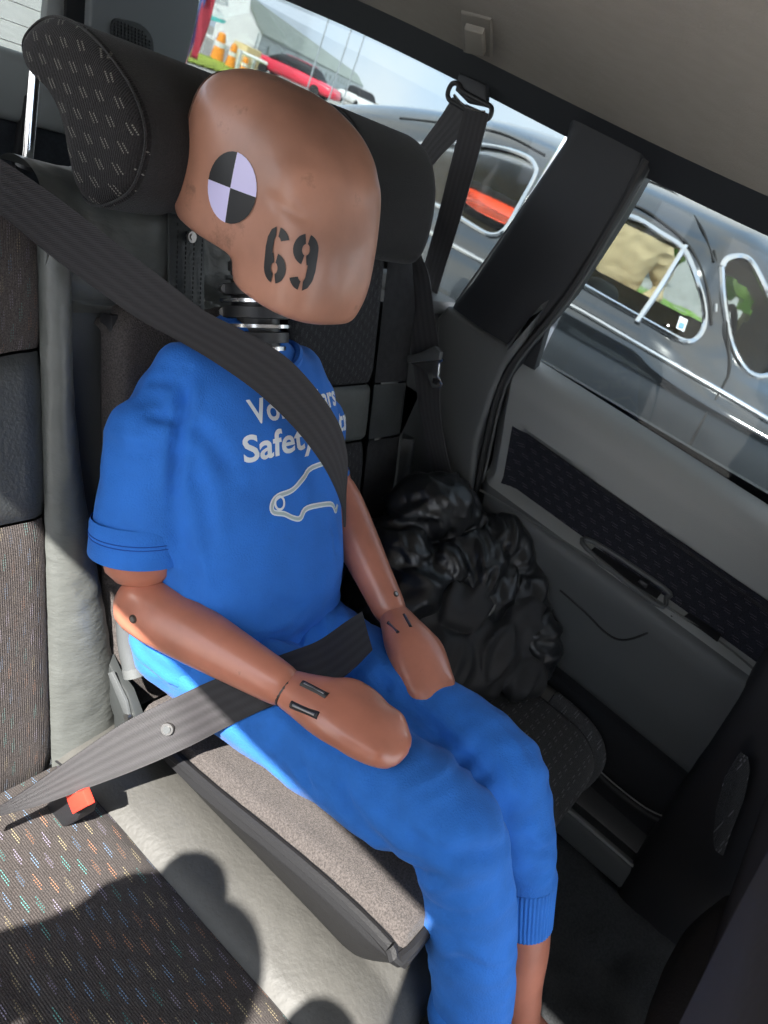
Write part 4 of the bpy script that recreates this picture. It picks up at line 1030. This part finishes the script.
# left outer belt: loop on its upper guide, strap over the seat shoulder, tongue resting on it
lb = empty('seat_belt', UX(468, 100, .64)); tag(lb, 'black seat belt hanging from its roof guide beside the left rear seat', 'seat belt')
b = bmesh.new(); slab(b, [UX(*p, .645) for p in [(462, 74), (490, 86), (489, 108), (470, 104), (458, 92)]], (-1, 0, 0), .012, .004, 3); obj('guide_cover', b, M_pill, lb)
b = bmesh.new(); tube(b, [UX(*p, .630) for p in [(452, 84), (448, 92), (449, 99), (456, 104), (478, 117), (487, 119), (491, 114), (491, 107), (484, 103), (462, 91), (458, 84)]], .0042, 12, sub=4, closed=True); obj('guide_ring', b, M_dplas, lb)
b = bmesh.new(); tube(b, [UX(*p, .622) for p in [(454, 95), (462, 104), (475, 111), (485, 112)]], .0022, 8, sub=4); obj('ring_bar', b, M_chrome, lb)
def S3(l, r, m, name, sub=5, parent=lb): return obj(name, strapmesh([UX(*p, x) for *p, x in l], [UX(*p, x) for *p, x in r], sub=sub), m, parent, smooth=60)
S3([(466, 104, .624), (452, 160, .635), (437, 220, .65), (420, 282, .665), (412, 320, .67)], [(489, 114, .624), (474, 172, .635), (457, 230, .65), (439, 288, .665), (431, 325, .67)], M_web, 'belt_strap')
S3([(453, 97, .628), (440, 118, .632), (414, 156, .62), (394, 200, .60), (396, 240, .58), (403, 270, .56), (407, 310, .56), (413, 360, .555), (420, 410, .555), (431, 460, .56), (440, 500, .56)],
   [(479, 113, .628), (462, 134, .632), (430, 170, .62), (416, 215, .60), (420, 250, .58), (429, 276, .56), (434, 312, .56), (440, 360, .555), (440, 410, .555), (448, 460, .56), (460, 500, .56)], M_webl, 'belt_strap', sub=6)
b = bmesh.new(); slab(b, [UX(*p, .548) for p in [(409, 358), (413, 365), (421, 368), (428, 374), (433, 388), (441, 388), (444, 384), (439, 376), (440, 364), (444, 361), (441, 352), (437, 349)]], (-1, .2, 0), .003, .001); tg_ = obj('belt_tongue', b, M_steel, lb)
b = bmesh.new(); slab(b, [UX(*p, .546) for p in [(406, 355), (410, 363), (442, 360), (443, 352), (437, 346), (422, 353), (412, 356)]], (-1, .2, 0), .007, .002); obj('tongue_grip', b, M_gplasd, tg_)
b = bmesh.new(); slab(b, [UX(*p, .543) for p in [(434, 378), (440, 380), (437, 385), (433, 383)]], (-1, .2, 0), .002); obj('tongue_slot', b, M_dplas, tg_)

# ------------------------------------------------------------------ jacket bundle on the left seat
def lump(bm, c, r, rot=0):
    m = Matrix.Translation(Vector(c)) @ Matrix.Rotation(rot, 4, 'Z') @ Matrix.Diagonal((*r, 1)); bmesh.ops.create_icosphere(bm, subdivisions=4, radius=1, matrix=m)
jk = bmesh.new()
lump(jk, (.46, -.05, .43), (.11, .10, .11)); lump(jk, (.53, -.10, .46), (.10, .11, .11)); lump(jk, (.41, -.03, .48), (.06, .07, .09)); lump(jk, (.57, -.17, .43), (.06, .10, .10)); lump(jk, (.58, -.25, .41), (.055, .07, .085))
limb(jk, [(.40, .0, .50), (.45, -.0, .565), (.52, -.04, .585), (.585, -.11, .55), (.60, -.19, .49), (.585, -.24, .42)], [.045, .05, .05, .048, .05, .045])
limb(jk, [(.38, -.03, .40), (.37, -.06, .44), (.40, -.10, .50), (.45, -.10, .53)], [.045, .05, .04, .035])
limb(jk, [(.39, -.08, .385), (.46, -.16, .40), (.55, -.24, .39)], [.045, .06, .05])
bmesh.ops.translate(jk, verts=jk.verts, vec=(.018, -.012, -.022)); jk = remeshed(jk, .005, 8)
def jfn(co, no):
    n1 = noise.noise(co*7); n2 = noise.noise(Vector((co.x*17+n1*3, co.y*14, co.z*20))); n3 = noise.noise(co*42+Vector((n2*2, 0, 0)))
    return .010*(1-abs(n2)*2.5) + .0030*(1-abs(n3)*2) + .008*n1 + .0035*abs(sin((co.x-co.y*.8)*62+n1*4))*smooth01((co.z-.45)/.05)
displace(jk, jfn)
jo = empty('jacket', (.5, -.1, .34)); tag(jo, 'crumpled black padded jacket heaped on the left rear seat', 'jacket')
obj('jacket_shell', jk, M_jack, jo, smooth=80)
jl = bmesh.new()
limb(jl, [(.355, -.10, .385), (.39, -.16, .395), (.44, -.22, .385), (.47, -.26, .37)], [(.02, .045), (.05, .04), (.05, .035), (.03, .025)])
lump(jl, (.55, -.27, .375), (.07, .06, .045)); limb(jl, [(.385, -.09, .41), (.43, -.13, .44), (.49, -.17, .45), (.55, -.20, .44)], [.03, .04, .04, .03]); lump(jl, (.50, -.21, .40), (.08, .07, .07), .3); lump(jl, (.56, -.23, .42), (.06, .06, .075)); lump(jl, (.47, -.14, .46), (.07, .06, .05), .4)
jl = remeshed(jl, .005, 8)
bmesh.ops.translate(jl, verts=jl.verts, vec=(.015, -.01, -.005)); displace(jl, lambda co, no: .010*(1-abs(noise.noise(Vector((co.x*9+co.y*8, co.y*24-co.x*10, co.z*8+4))))*2.8)+.006*noise.noise(co*9)+.002*noise.noise(co*45))
obj('soft_lining', jl, M_jack2, jo, smooth=80, label='matt black softshell part of the jacket')

# ------------------------------------------------------------------ old black saloon standing alongside
def inpoly(x, y, P):
    c = False; n = len(P)
    for i in range(n):
        (x0, y0), (x1, y1) = P[i], P[(i+1) % n]
        if (y0 > y) != (y1 > y) and x < (x1-x0)*(y-y0)/(y1-y0)+x0: c = not c
    return c
oc = empty('old_car', (2.6, .6, -.35)); tag(oc, 'vintage black saloon with chrome strips parked just outside the windows', 'car')
CXM = 2.62
SEC = spline([Vector((x, z, 0)) for x, z in [(1.99, -.16), (1.93, .0), (1.885, .25), (1.87, .5), (1.885, .70), (1.91, .79), (1.945, .85), (1.985, .95), (2.03, 1.05), (2.09, 1.13), (2.2, 1.195), (2.4, 1.235), (2.62, 1.245)]], 8)
def roofz(y):
    if y < .12: return .80+(1.245-.80)*(1-((.12-y)/.62)**1.7) if y > -.50 else .80
    if y > .9: return 1.245-.75*((y-.9)/2.0)**1.8
    return 1.245
def cabin(y, k):
    p = SEC[k]; x, z = p.x, p.y; rz = roofz(y)
    if z > .80: z = .80+(z-.80)*(rz-.80)/.445; 
    f = max(0, min(1, (p.y-.72)/.2))
    q = max(0, .16-y); ins = (.60*(q/.62)**1.6)*f
    q2 = max(0, y-1.3); ins += .30*(q2/1.6)**2*f
    ins0 = .10*max(0, (-y-.2)/1.0)
    if z < .02: z = z
    return Vector((CXM-(CXM-x)*(1-(ins)/.75)+ins0*(1-f), y, z))
YS = lin(-.48, 2.9, 190); NK = len(SEC)
WIN = [[(560, 275), (585, 236), (608, 219), (632, 217), (660, 233), (684, 250), (697, 280), (704, 306), (704, 326), (697, 338), (684, 341), (655, 326), (571, 279)],
       [(527, 157), (535, 166), (535, 176), (520, 204), (505, 229), (492, 235), (476, 228), (450, 212), (395, 182), (398, 152), (430, 143), (480, 145), (505, 149)],
       [(722, 267), (727, 259), (740, 256), (752, 263), (766, 290), (790, 335), (800, 385), (768, 375), (756, 376), (743, 366), (731, 341)]]
holes = {}
for i in range(len(YS)-1):
    for j in range(NK-1):
        c = (cabin(YS[i], j)+cabin(YS[i+1], j+1))/2
        u = proj(c)
        for wi, P in enumerate(WIN):
            if inpoly(u[0], u[1], P) and c.z > .74 and not (wi == 2 and c.y > .12): holes[(i, j)] = wi
def mir(p): return Vector((2*CXM-p.x, p.y, p.z))
body = bmesh.new()
def farhole(i, j):
    c = (cabin(YS[i], j)+cabin(YS[i+1], j+1))/2
    def el(y0, y1, z0, z1): return ((c.y-(y0+y1)/2)/((y1-y0)/2))**4+((c.z-(z0+z1)/2)/((z1-z0)/2))**4 < 1
    return el(.10, 1.14, .80, 1.07) or el(1.32, 1.80, .79, .95) or (holes.get((i, j)) == 2)
FH = {(i, j) for i in range(len(YS)-1) for j in range(NK-1) if farhole(i, j)}
grid(body, lambda i, j: cabin(YS[i], j), range(len(YS)), range(NK), lambda i, j: (i, j) not in holes)
grid(body, lambda i, j: mir(cabin(YS[i], j)), range(len(YS)), range(NK), lambda i, j: (i, j) not in FH)
CB = bmesh.new(); grid(CB, lambda i, j: cabin(YS[i], j), range(len(YS)), range(NK)); CBV = bvh(CB)
obj('body', body, M_bpaint, oc, smooth=60)
bi = bmesh.new()
grid(bi, lambda i, j: Vector((cabin(YS[i], j).x+.035, YS[i], cabin(YS[i], j).z-.02*(SEC[j].y > .9))), range(len(YS)), range(NK), lambda i, j: (i, j) not in holes and (i-1, j) not in holes and (i+1, j) not in holes)
grid(bi, lambda i, j: mir(Vector((cabin(YS[i], j).x+.035, YS[i], cabin(YS[i], j).z-.02*(SEC[j].y > .9)))), range(len(YS)), range(NK), lambda i, j: (i, j) not in FH)
obj('inner_trim', bi, M_tan, oc)
for wi in range(3):
    b = bmesh.new(); grid(b, lambda i, j: cabin(YS[i], j)+Vector((.008, 0, 0)), range(len(YS)), range(NK), lambda i, j: holes.get((i, j)) == wi); obj('window_pane', b, M_cglass, oc)
b = bmesh.new(); grid(b, lambda i, j: mir(cabin(YS[i], j)), range(len(YS)), range(NK), lambda i, j: (i, j) in FH); obj('window_pane', b, M_cglass, oc)
b = bmesh.new(); tube(b, [Vector((3.27, 1.56+.25*math.copysign(abs(cos(a))**.7, cos(a)), .87+.095*math.copysign(abs(sin(a))**.7, sin(a)))) for a in lin(0, 2*pi, 33)[:-1]], .022, 8, closed=True); obj('far_window_frame', b, M_rub, oc)
def oncar(px, py, off=.004):
    d = ray(px, py).normalized(); r = CBV.ray_cast(CAMPOS, d)
    return r[0]-d*off if r[0] else None
def cline(px, r, name, m=M_chrome, closed=False, off=.004, sub=5, parent=oc):
    pts = [oncar(*p, off) for p in px]; pts = [p for p in pts if p]
    b = bmesh.new(); tube(b, pts, r, 8, sub=sub, closed=closed); return obj(name, b, m, parent)
cline(WIN[0], .009, 'window_surround', closed=True); cline(WIN[1], .009, 'window_surround', closed=True); cline(WIN[2][:5]+[(770, 300)], .010, 'windscreen_surround'); cline([(722, 267), (724, 300), (731, 341), (743, 366), (756, 376), (772, 375)], .010, 'windscreen_surround')
cline([(686, 246), (660, 288), (637, 322)], .010, 'quarter_light_bar')
cline([(600, 212), (632, 205), (665, 224), (692, 250), (708, 290), (712, 325)], .004, 'window_groove', M_rub)
cline([(380, 204), (449, 243), (489, 265), (565, 302), (640, 345), (733, 399), (780, 427)], .009, 'chrome_strip', sub=4)
cline([(571, 277), (600, 294), (640, 318), (684, 342)], .006, 'sill_strip')
cline([(690, 188), (703, 200), (714, 250), (724, 300), (729, 350), (729, 373), (718, 395), (700, 425), (684, 457)], .004, 'door_gap', M_rub)
cline([(640, 178), (670, 190), (700, 225), (714, 262)], .004, 'roof_gutter', M_rub); cline([(400, 118), (450, 124), (500, 133), (545, 155)], .004, 'roof_gutter', M_rub)
cline([(716, 304), (716, 312)], .007, 'quarter_light_catch')
b = bmesh.new(); p = oncar(681, 322, .006); bx = (oncar(684, 322)-oncar(678, 322)).normalized(); 
slab(b, [oncar(*q, .004) for q in [(680, 316), (688, 320), (684, 332), (676, 328)]], (-1, 0, .3), .001); st = obj('window_sticker', b, M_white, oc)
b = bmesh.new(); slab(b, [oncar(*q, .007) for q in [(680, 322), (685, 324), (683, 329), (678, 327)]], (-1, 0, .3), .001); obj('sticker_patch', b, mat('sticker_blue', (.1, .3, .6), .5), st)
# fenders, bonnet, wheels
for nm, c, r in (('front_wing', (2.05, -.72, .22), (.24, .62, .40)), ('rear_wing', (2.03, 2.2, .18), (.22, .60, .38))):
    for sx in (1, -1):
        b = bmesh.new(); cc_ = Vector(c) if sx > 0 else mir(Vector(c)); bmesh.ops.create_uvsphere(b, u_segments=40, v_segments=24, radius=1, matrix=Matrix.Translation(cc_) @ Matrix.Diagonal((*r, 1))); obj(nm, b, M_bpaint, oc, smooth=80)
b = bmesh.new(); R_ = [(Vector((CXM, -.40, .42)), Vector((.60, 0, 0)), Vector((0, 0, .36))), (Vector((CXM, -.9, .40)), Vector((.50, 0, 0)), Vector((0, 0, .35))), (Vector((CXM, -1.5, .36)), Vector((.36, 0, 0)), Vector((0, 0, .30)))]
loft(b, R_, 6, 40, 3); obj('bonnet', b, M_bpaint, oc, smooth=60)
b = bmesh.new(); tube(b, [Vector((1.845, -.36, .475)), Vector((1.83, -.55, .47)), Vector((1.83, -.75, .45)), Vector((1.85, -.95, .43))], .011, 10, sub=4); obj('wing_strip', b, M_chrome, oc)
for sx in (1, -1):
    for y in (-.72, 2.15):
        for_ = Vector((2.0, y, -.03)) if sx > 0 else mir(Vector((2.0, y, -.03)))
        b = bmesh.new(); bmesh.ops.create_cone(b, cap_ends=True, segments=36, radius1=.32, radius2=.32, depth=.17, matrix=Matrix.Translation(for_) @ Matrix.Rotation(pi/2, 4, 'Y')); wh_ = obj('wheel', b, M_rub, oc)
        b = bmesh.new(); bmesh.ops.create_cone(b, cap_ends=True, segments=30, radius1=.17, radius2=.12, depth=.04, matrix=Matrix.Translation(for_+Vector((-.09*sx, 0, 0))) @ Matrix.Rotation(-pi/2*sx, 4, 'Y')); obj('hub_cap', b, M_chrome, wh_)
for x in (2.3, 2.92):
    b = bmesh.new(); loft(b, [(Vector((x, .62, .45)), Vector((.25, 0, 0)), Vector((0, .07, 0))), (Vector((x, .70, .76)), Vector((.24, 0, 0)), Vector((0, .06, 0)))], 4, 24, 3.5); obj('seat', b, M_dark, oc)
b = bmesh.new(); tube(b, [Vector((2.3+.19*cos(a), -.02+.05*sin(a), .80+.17*sin(a))) for a in lin(0, 2*pi, 25)[:-1]], .012, 8, closed=True); obj('steering_wheel', b, M_rub, oc)
b = bmesh.new(); box(b, (2.62, .8, .05), (1.2, 2.4, .06)); box(b, (2.62, -.25, .55), (1.1, .12, .4)); obj('floor_pan', b, M_dark, oc)

# ------------------------------------------------------------------ people and things beyond
def far(px, py, dist): 
    d = ray(px, py); return CAMPOS+d*(dist/d.length)
def ground_at(px, dist):
    """point on the ground straight below the line of sight, dist metres away horizontally"""
    d = ray(px, 173+.466*(px-542)); h = Vector((d.x, d.y, 0)).normalized(); return Vector((CAMPOS.x, CAMPOS.y, -.35))+h*dist
def person(loc, face, cloth, legs, label, scale=1, arm=False):
    r = empty('person', loc); tag(r, label, 'person'); q = Matrix.Rotation(face, 4, 'Z')
    def T(p): return Vector(loc)+(q @ Vector(p))*scale
    b = bmesh.new(); sd = q @ Vector((1, 0, 0))
    limb(b, [T((0, 0, 1.50)), T((0, 0, 1.42)), T((0, .0, 1.25)), T((0, 0, 1.05)), T((0, 0, .92))], [(.07, .06), (.20, .10), (.215, .125), (.19, .125), (.20, .13)], side=sd, e=2.4)
    for s in (-1, 1):
        if arm == 'raised': pts = [T((s*.19, 0, 1.42)), T((s*.26, -.06, 1.26)), T((s*.24, -.16, 1.24)), T((s*.17, -.25, 1.36)), T((s*.12, -.29, 1.47))]
        elif arm: pts = [T((s*.19, 0, 1.42)), T((s*.30, .06, 1.22)), T((s*.32, .04, 1.12)), T((s*.20, -.14, 1.04)), T((s*.13, -.18, 1.06))]
        else: pts = [T((s*.19, 0, 1.42)), T((s*.24, .02, 1.22)), T((s*.26, .02, 1.08)), T((s*.25, -.05, .95)), T((s*.24, -.09, .84))]
        limb(b, pts, [.06, .056, .05, .045, .038])
    b = remeshed(b, .016, 4); displace(b, lambda co, no: .012*noise.noise(co*7)+.008*(1-abs(noise.noise(Vector((co.x*9, co.y*9, co.z*16))))*2.5))
    body_ = bmesh.new()
    limb(body_, [T((0, 0, 1.46)), T((0, -.01, 1.56))], [.055, .055]); limb(body_, [T((0, -.015, 1.58)), T((0, -.025, 1.64)), T((0, -.015, 1.72)), T((0, -.0, 1.76))], [(.055, .06), (.073, .088), (.078, .095), (.06, .075)], side=sd)
    limb(body_, [T((0, -.115, 1.66)), T((0, -.13, 1.635))], [.012, .016])
    for s in (-1, 1):
        lump(body_, T((s*.078, 0, 1.655)), (.012, .02, .03)); limb(body_, [T((s*.09, 0, .93)), T((s*.10, -.01, .50)), T((s*.10, .02, .10))], [.095, .065, .045])
        hnd = T((s*.11, -.30, 1.50)) if arm == 'raised' else T((s*.11, -.20, 1.06)) if arm else T((s*.235, -.11, .78)); lump(body_, hnd, (.035, .045, .05))
        limb(body_, [T((s*.10, .03, .05)), T((s*.11, -.16, .035))], [(.05, .045), (.045, .03)], side=sd)
    body_ = remeshed(body_, .012, 5); o = obj('body', body_, mat('person_skin_'+str(len(bpy.data.materials)), (.55, .33, .24), .6), r)
    o.data.materials.append(legs)
    for p in o.data.polygons:
        if p.center.z < 1.0*scale: p.material_index = 1
    obj('jacket', b, cloth, r)
    b = bmesh.new(); limb(b, [T((0, .02, 1.66)), T((0, .01, 1.74)), T((0, -.01, 1.785))], [(.082, .09), (.084, .10), (.05, .06)], side=sd); obj('hair', b, mat('grey_hair_'+str(len(bpy.data.materials)), (.15, .12, .09), .8), r)
    for s in (-1, 1):
        b = bmesh.new(); lump(b, T((s*.032, -.103, 1.685)), (.012, .008, .008)); obj('eye', b, M_dark, r)
    return r
person(ground_at(636, 4.6), -1.1, mat('beige_jacket', (.50, .38, .22), .85, bump=.4, bscale=40), mat('dark_trousers', (.03, .035, .05), .9), 'person in beige jacket seen through the old black car windows', 1.0, True)
person((-1.03, -.45, -.35), pi/2, mat('navy_jacket', (.03, .04, .08), .8), mat('grey_trousers', (.08, .08, .09), .9), 'unseen person in navy jacket added at the open right rear door to shade the cushion', .905, 'raised')  # unseen photographer behind the camera, added to cast the shadow on the cushion
# red car beyond
def simple_car(loc, ang, col, label, L=4.2):
    r = empty('car', loc); tag(r, label, 'car'); m = mat('paint_'+label.split()[0]+str(len(bpy.data.materials)), col, .3, coat=.6); q = Matrix.Rotation(ang, 4, 'Z')
    def T(p): return Vector(loc)+q @ Vector(p)
    sx, sy = q @ Vector((0, 1, 0)), Vector((0, 0, 1))
    b = bmesh.new(); loft(b, [(T((x*L/4.2, 0, zc)), sx*w_, sy*h) for x, zc, w_, h in [(-2.1, .5, .7, .2), (-1.9, .55, .82, .3), (-.8, .6, .86, .36), (.6, .6, .86, .36), (1.7, .57, .84, .32), (2.1, .5, .72, .2)]], 4, 24, 4); obj('body', b, m, r)
    b = bmesh.new(); loft(b, [(T((x*L/4.2, 0, zc)), sx*w_, sy*h) for x, zc, w_, h in [(-1.3, .9, .7, .1), (-.8, 1.1, .72, .32), (.5, 1.12, .72, .32), (1.2, .9, .7, .1)]], 4, 24, 4); obj('cabin', b, M_dark, r)
    b = bmesh.new(); loft(b, [(T((x*L/4.2, 0, 1.43)), sx*w_, sy*.03) for x, w_ in [(-.75, .6), (.45, .6)]], 2, 20, 3); obj('roof_panel', b, m, r)
    for x in (-1.3, 1.3):
        for s in (-1, 1):
            b = bmesh.new(); bmesh.ops.create_cone(b, cap_ends=True, segments=20, radius1=.31, radius2=.31, depth=.2, matrix=Matrix.Translation(T((x*L/4.2, s*.78, .31))) @ q @ Matrix.Rotation(pi/2, 4, 'X')); obj('wheel', b, M_rub, r)
    return r
simple_car(ground_at(505, 11.5), 2.1, (.85, .07, .02), 'orange-red car seen through the rear side window of the old car')
simple_car(ground_at(300, 50), 1.9, (.75, .03, .07), 'bright red car below the long grey shed roof', 5.5)
simple_car(ground_at(362, 62), 1.2, (.7, .7, .7), 'white car at the right end of the grey shed')
# grass strip, barriers, shed
P4 = [far(*p) for p in []]
def gpt(px, py):
    d = ray(px, py); return CAMPOS+d*((-.349-CAMPOS.z)/d.z)
b = bmesh.new(); A, Bq, Cq, Dq = gpt(150, 36), gpt(262, 78), gpt(258, 86), gpt(150, 50)
grid(b, lambda u, v: (A.lerp(Bq, u)).lerp(Dq.lerp(Cq, u), v)+Vector((0, 0, .03+.12*abs(noise.noise(Vector((u*60, v*14, 0)))))), lin(0, 1, 120), lin(0, 1, 24)); tag(obj('grass', b, mat('yellow_green_grass', (.38, .48, .06), .9, var=.4, vscale=.8)), 'yellow-green grass verge beyond the cargo window', 'grass', kind='stuff')
ax_ = ray(405, 173+.466*(405-542)); ax_.z = 0; ax_.normalize()
def D_(px, py, dist):
    d = ray(px, py); h = sqrt(d.x*d.x+d.y*d.y); return CAMPOS+d*(dist/h)
rn, en = D_(246, -4, 70), D_(262, 34, 66); side_ = Vector((ax_.y, -ax_.x, 0))
if side_.dot(en-rn) < 0: side_ = -side_
el = rn+(rn-en); el = Vector((el.x, el.y, en.z)); Lr = 150
bd = empty('building', (rn.x, rn.y, -.35)); tag(bd, 'long shed with pale gable front and grey-green roof', 'building')
M_wall = mat('shed_wall', (.80, .82, .80), .8, var=.06, vscale=.3); M_roof = mat('shed_roof', (.33, .37, .33), .7, var=.12, vscale=.4)
gb = lambda p: Vector((p.x, p.y, -.35))
b = bmesh.new(); slab(b, [rn, en, gb(en), gb(el), el], ax_, .4); obj('gable_wall', b, M_wall, bd, smooth=False)
b = bmesh.new(); slab(b, [en, en+ax_*Lr, gb(en+ax_*Lr), gb(en)], -side_, .3); obj('side_wall', b, mat('shed_side', (.62, .68, .68), .8), bd, smooth=False)
over_ = (en-rn)*.06
b = bmesh.new(); slab(b, [rn-ax_*.4, rn+ax_*Lr, en+over_+ax_*Lr, en+over_-ax_*.4], (0, 0, 1), .2); slab(b, [rn-ax_*.4, rn+ax_*Lr, el+ax_*Lr, el-ax_*.4], (0, 0, 1), .2); obj('roof', b, M_roof, bd, smooth=False)
for i in range(14):
    b = bmesh.new(); p = en+ax_*(4+i*7); q = gb(en)+ax_*(4+i*7); box(b, p.lerp(q, .45)+side_*.05, (.12, .12, (p-q).length*.35)); 
    obj('wall_panel_joint', b, M_roof, bd, smooth=False)
# sign on the gable
gn = (en-rn); gn.z = 0; gn.normalize(); 
tb = text_polys('Centre', .75) 
bb0 = D_(213, 1, 64)
for v in tb.verts: v.co = bb0+gn*v.co.x*1.25+Vector((0, 0, 1))*v.co.y
sgb = bmesh.new(); c0, c1, c2, c3 = D_(196, -22, 64.5), D_(252, -6, 64.5), D_(249, 14, 64.5), D_(204, 22, 64.5)
slab(sgb, [c0, c1, c2, c3], -ax_, .1); sg = obj('sign_board', sgb, mat('sign_white', (.9, .93, .92), .6), bd, smooth=False)
obj('sign_lettering', tb, mat('sign_grey', (.25, .3, .33), .6), sg, smooth=False)
b = bmesh.new(); slab(b, [D_(*p, 64.2) for p in [(211, 15), (226, 21), (224, 24), (210, 20)]], -ax_, .1); obj('teal_stripe', b, mat('teal', (.1, .55, .5), .5), sg, smooth=False)
# barrier rail and posts on the verge
br_ = empty('barrier', gpt(220, 66)); tag(br_, 'white barrier rail behind the grass verge', 'barrier')
b = bmesh.new(); tube(b, [gpt(196, 51)+Vector((0, 0, .75)), gpt(262, 82)+Vector((0, 0, .75))], .07, 8); obj('rail', b, M_white, br_)
for px, py in ((200, 53), (212, 59), (236, 70), (250, 76)):
    b = bmesh.new(); p = gpt(px, py); box(b, p+Vector((0, 0, .4)), (.12, .12, .8)); obj('post', b, M_white, br_, smooth=False)
M_or = mat('orange_plastic', (.95, .33, .03), .5)
for px, py, h, wd, lab in ((216, 61, 1.0, .30, 'largest orange barrier post at the left of the grass'), (229, 68, .85, .22, 'orange barrier post in the middle of the grass'), (242, 75, .6, .18, 'small orange post nearest the dummy head')):
    p = gpt(px, py); r = empty('marker_post', p); tag(r, lab, 'post')
    b = bmesh.new(); limb(b, [p+Vector((0, 0, .05)), p+Vector((0, 0, h*.5)), p+Vector((0, 0, h))], [wd, wd*.8, wd*.6], n=16); obj('post_body', b, M_or, r)
    b = bmesh.new(); tube(b, [p+Vector((0, 0, h*.55)), p+Vector((0, 0, h*.75))], wd*.8, 16); obj('reflective_band', b, M_white, r)
p = gpt(243, 66); b = bmesh.new(); box(b, p+Vector((0, 0, .5)), (1.1, 1.1, 1.0), bev=.05); tag(obj('crate', b, mat('pale_wood', (.75, .6, .3), .7), loc=p), 'pale yellow crate below the shed wall', 'crate')
# banner by the D pillar
p = ground_at(196, 9); bn = empty('feather_flag', p); tag(bn, 'blurred blue and red flag beside the cargo pillar', 'flag')
upv = Vector((0, 0, 1)); rt = Vector((ray(200, 10).y, -ray(200, 10).x, 0)).normalized()
b = bmesh.new(); tube(b, [p, p+upv*2.6], .02, 8); obj('pole', b, M_steel, bn)
def flag(x0, x1, z0, z1, m, n):
    b = bmesh.new(); grid(b, lambda u, v: p+rt*(x0+(x1-x0)*u*(.6+.4*v))+upv*(z0+(z1-z0)*v)+Vector((ax_.x, ax_.y, 0))*.03*sin(v*9+u*4), lin(0, 1, 10), lin(0, 1, 24)); o = obj(n, b, m, bn); so = o.modifiers.new('s', 'SOLIDIFY'); so.thickness = .004
flag(-.18, .10, .62, 1.9, mat('flag_blue', (.06, .14, .42), .8), 'flag_cloth'); flag(.04, .17, 1.05, 1.9, mat('flag_red', (.5, .05, .08), .8), 'flag_panel')
# three slim flagpoles
for k, (a, c) in enumerate([((332, 17), (317, 76)), ((353, 27), (339, 83)), ((378, 39), (352, 109))]):
    p = ground_at(c[0]-3, 24+k); b = bmesh.new(); tube(b, [p, p+Vector((0, 0, 7))], .022, 8); tag(obj('flagpole', b, mat('pole_grey', (.3, .33, .36), .5) if k == 0 else bpy.data.materials['pole_grey'], loc=p), ['slim grey flagpole, leftmost of three above the red car', 'slim grey flagpole between the two others', 'slim grey flagpole, rightmost of three by the old car roof'][k], 'flagpole', 'flagpoles behind the cargo window')
# trees to the front, beyond the old car
M_leaf = mat('leaves', (.16, .28, .04), .8, bump=.8, bscale=6, var=.6, vscale=2.5)
def tree(px, dist, h, r_, label, seed):
    p = ground_at(px, dist); t = empty('tree', p); tag(t, label, 'tree', None)
    b = bmesh.new(); tube(b, [p, p+Vector((.05, 0, h*.6))], [.14, .09], 10, sub=3); obj('trunk', b, mat('bark', (.12, .09, .06), .9) if 'bark' not in bpy.data.materials else bpy.data.materials['bark'], t)
    b = bmesh.new(); rnd_ = random.Random(seed)
    for k in range(16):
        c = p+Vector((rnd_.uniform(-1, 1)*r_*.7, rnd_.uniform(-1, 1)*r_*.7, h*(.55+.4*rnd_.random()))); rr = r_*rnd_.uniform(.3, .5)
        bmesh.ops.create_icosphere(b, subdivisions=4, radius=rr, matrix=Matrix.Translation(c))
    displace(b, lambda co, no: .22*noise.noise(co*3.1)+.12*noise.noise(co*9)); tag(obj('crown', b, M_leaf, t), kind='stuff')
tree(772, 13, 2.6, 1.5, 'bushy green tree beyond the windscreen of the old car', 1); tree(840, 16, 3.4, 2.0, 'tall green tree at the right beyond the old car', 2); tree(640, 26, 1.8, 1.6, 'low green bush behind the person in beige', 3)
b = bmesh.new(); g0 = ground_at(600, 8); grid(b, lambda u, v: Vector((6+u*14, -8+v*18, -.345+.03*noise.noise(Vector((u*40, v*40, 0))))), lin(0, 1, 60), lin(0, 1, 60)); tag(obj('grass', b, mat('lawn_green', (.20, .36, .05), .9, var=.3, vscale=1.5)), 'green lawn seen through the old car windows', 'grass', kind='stuff')
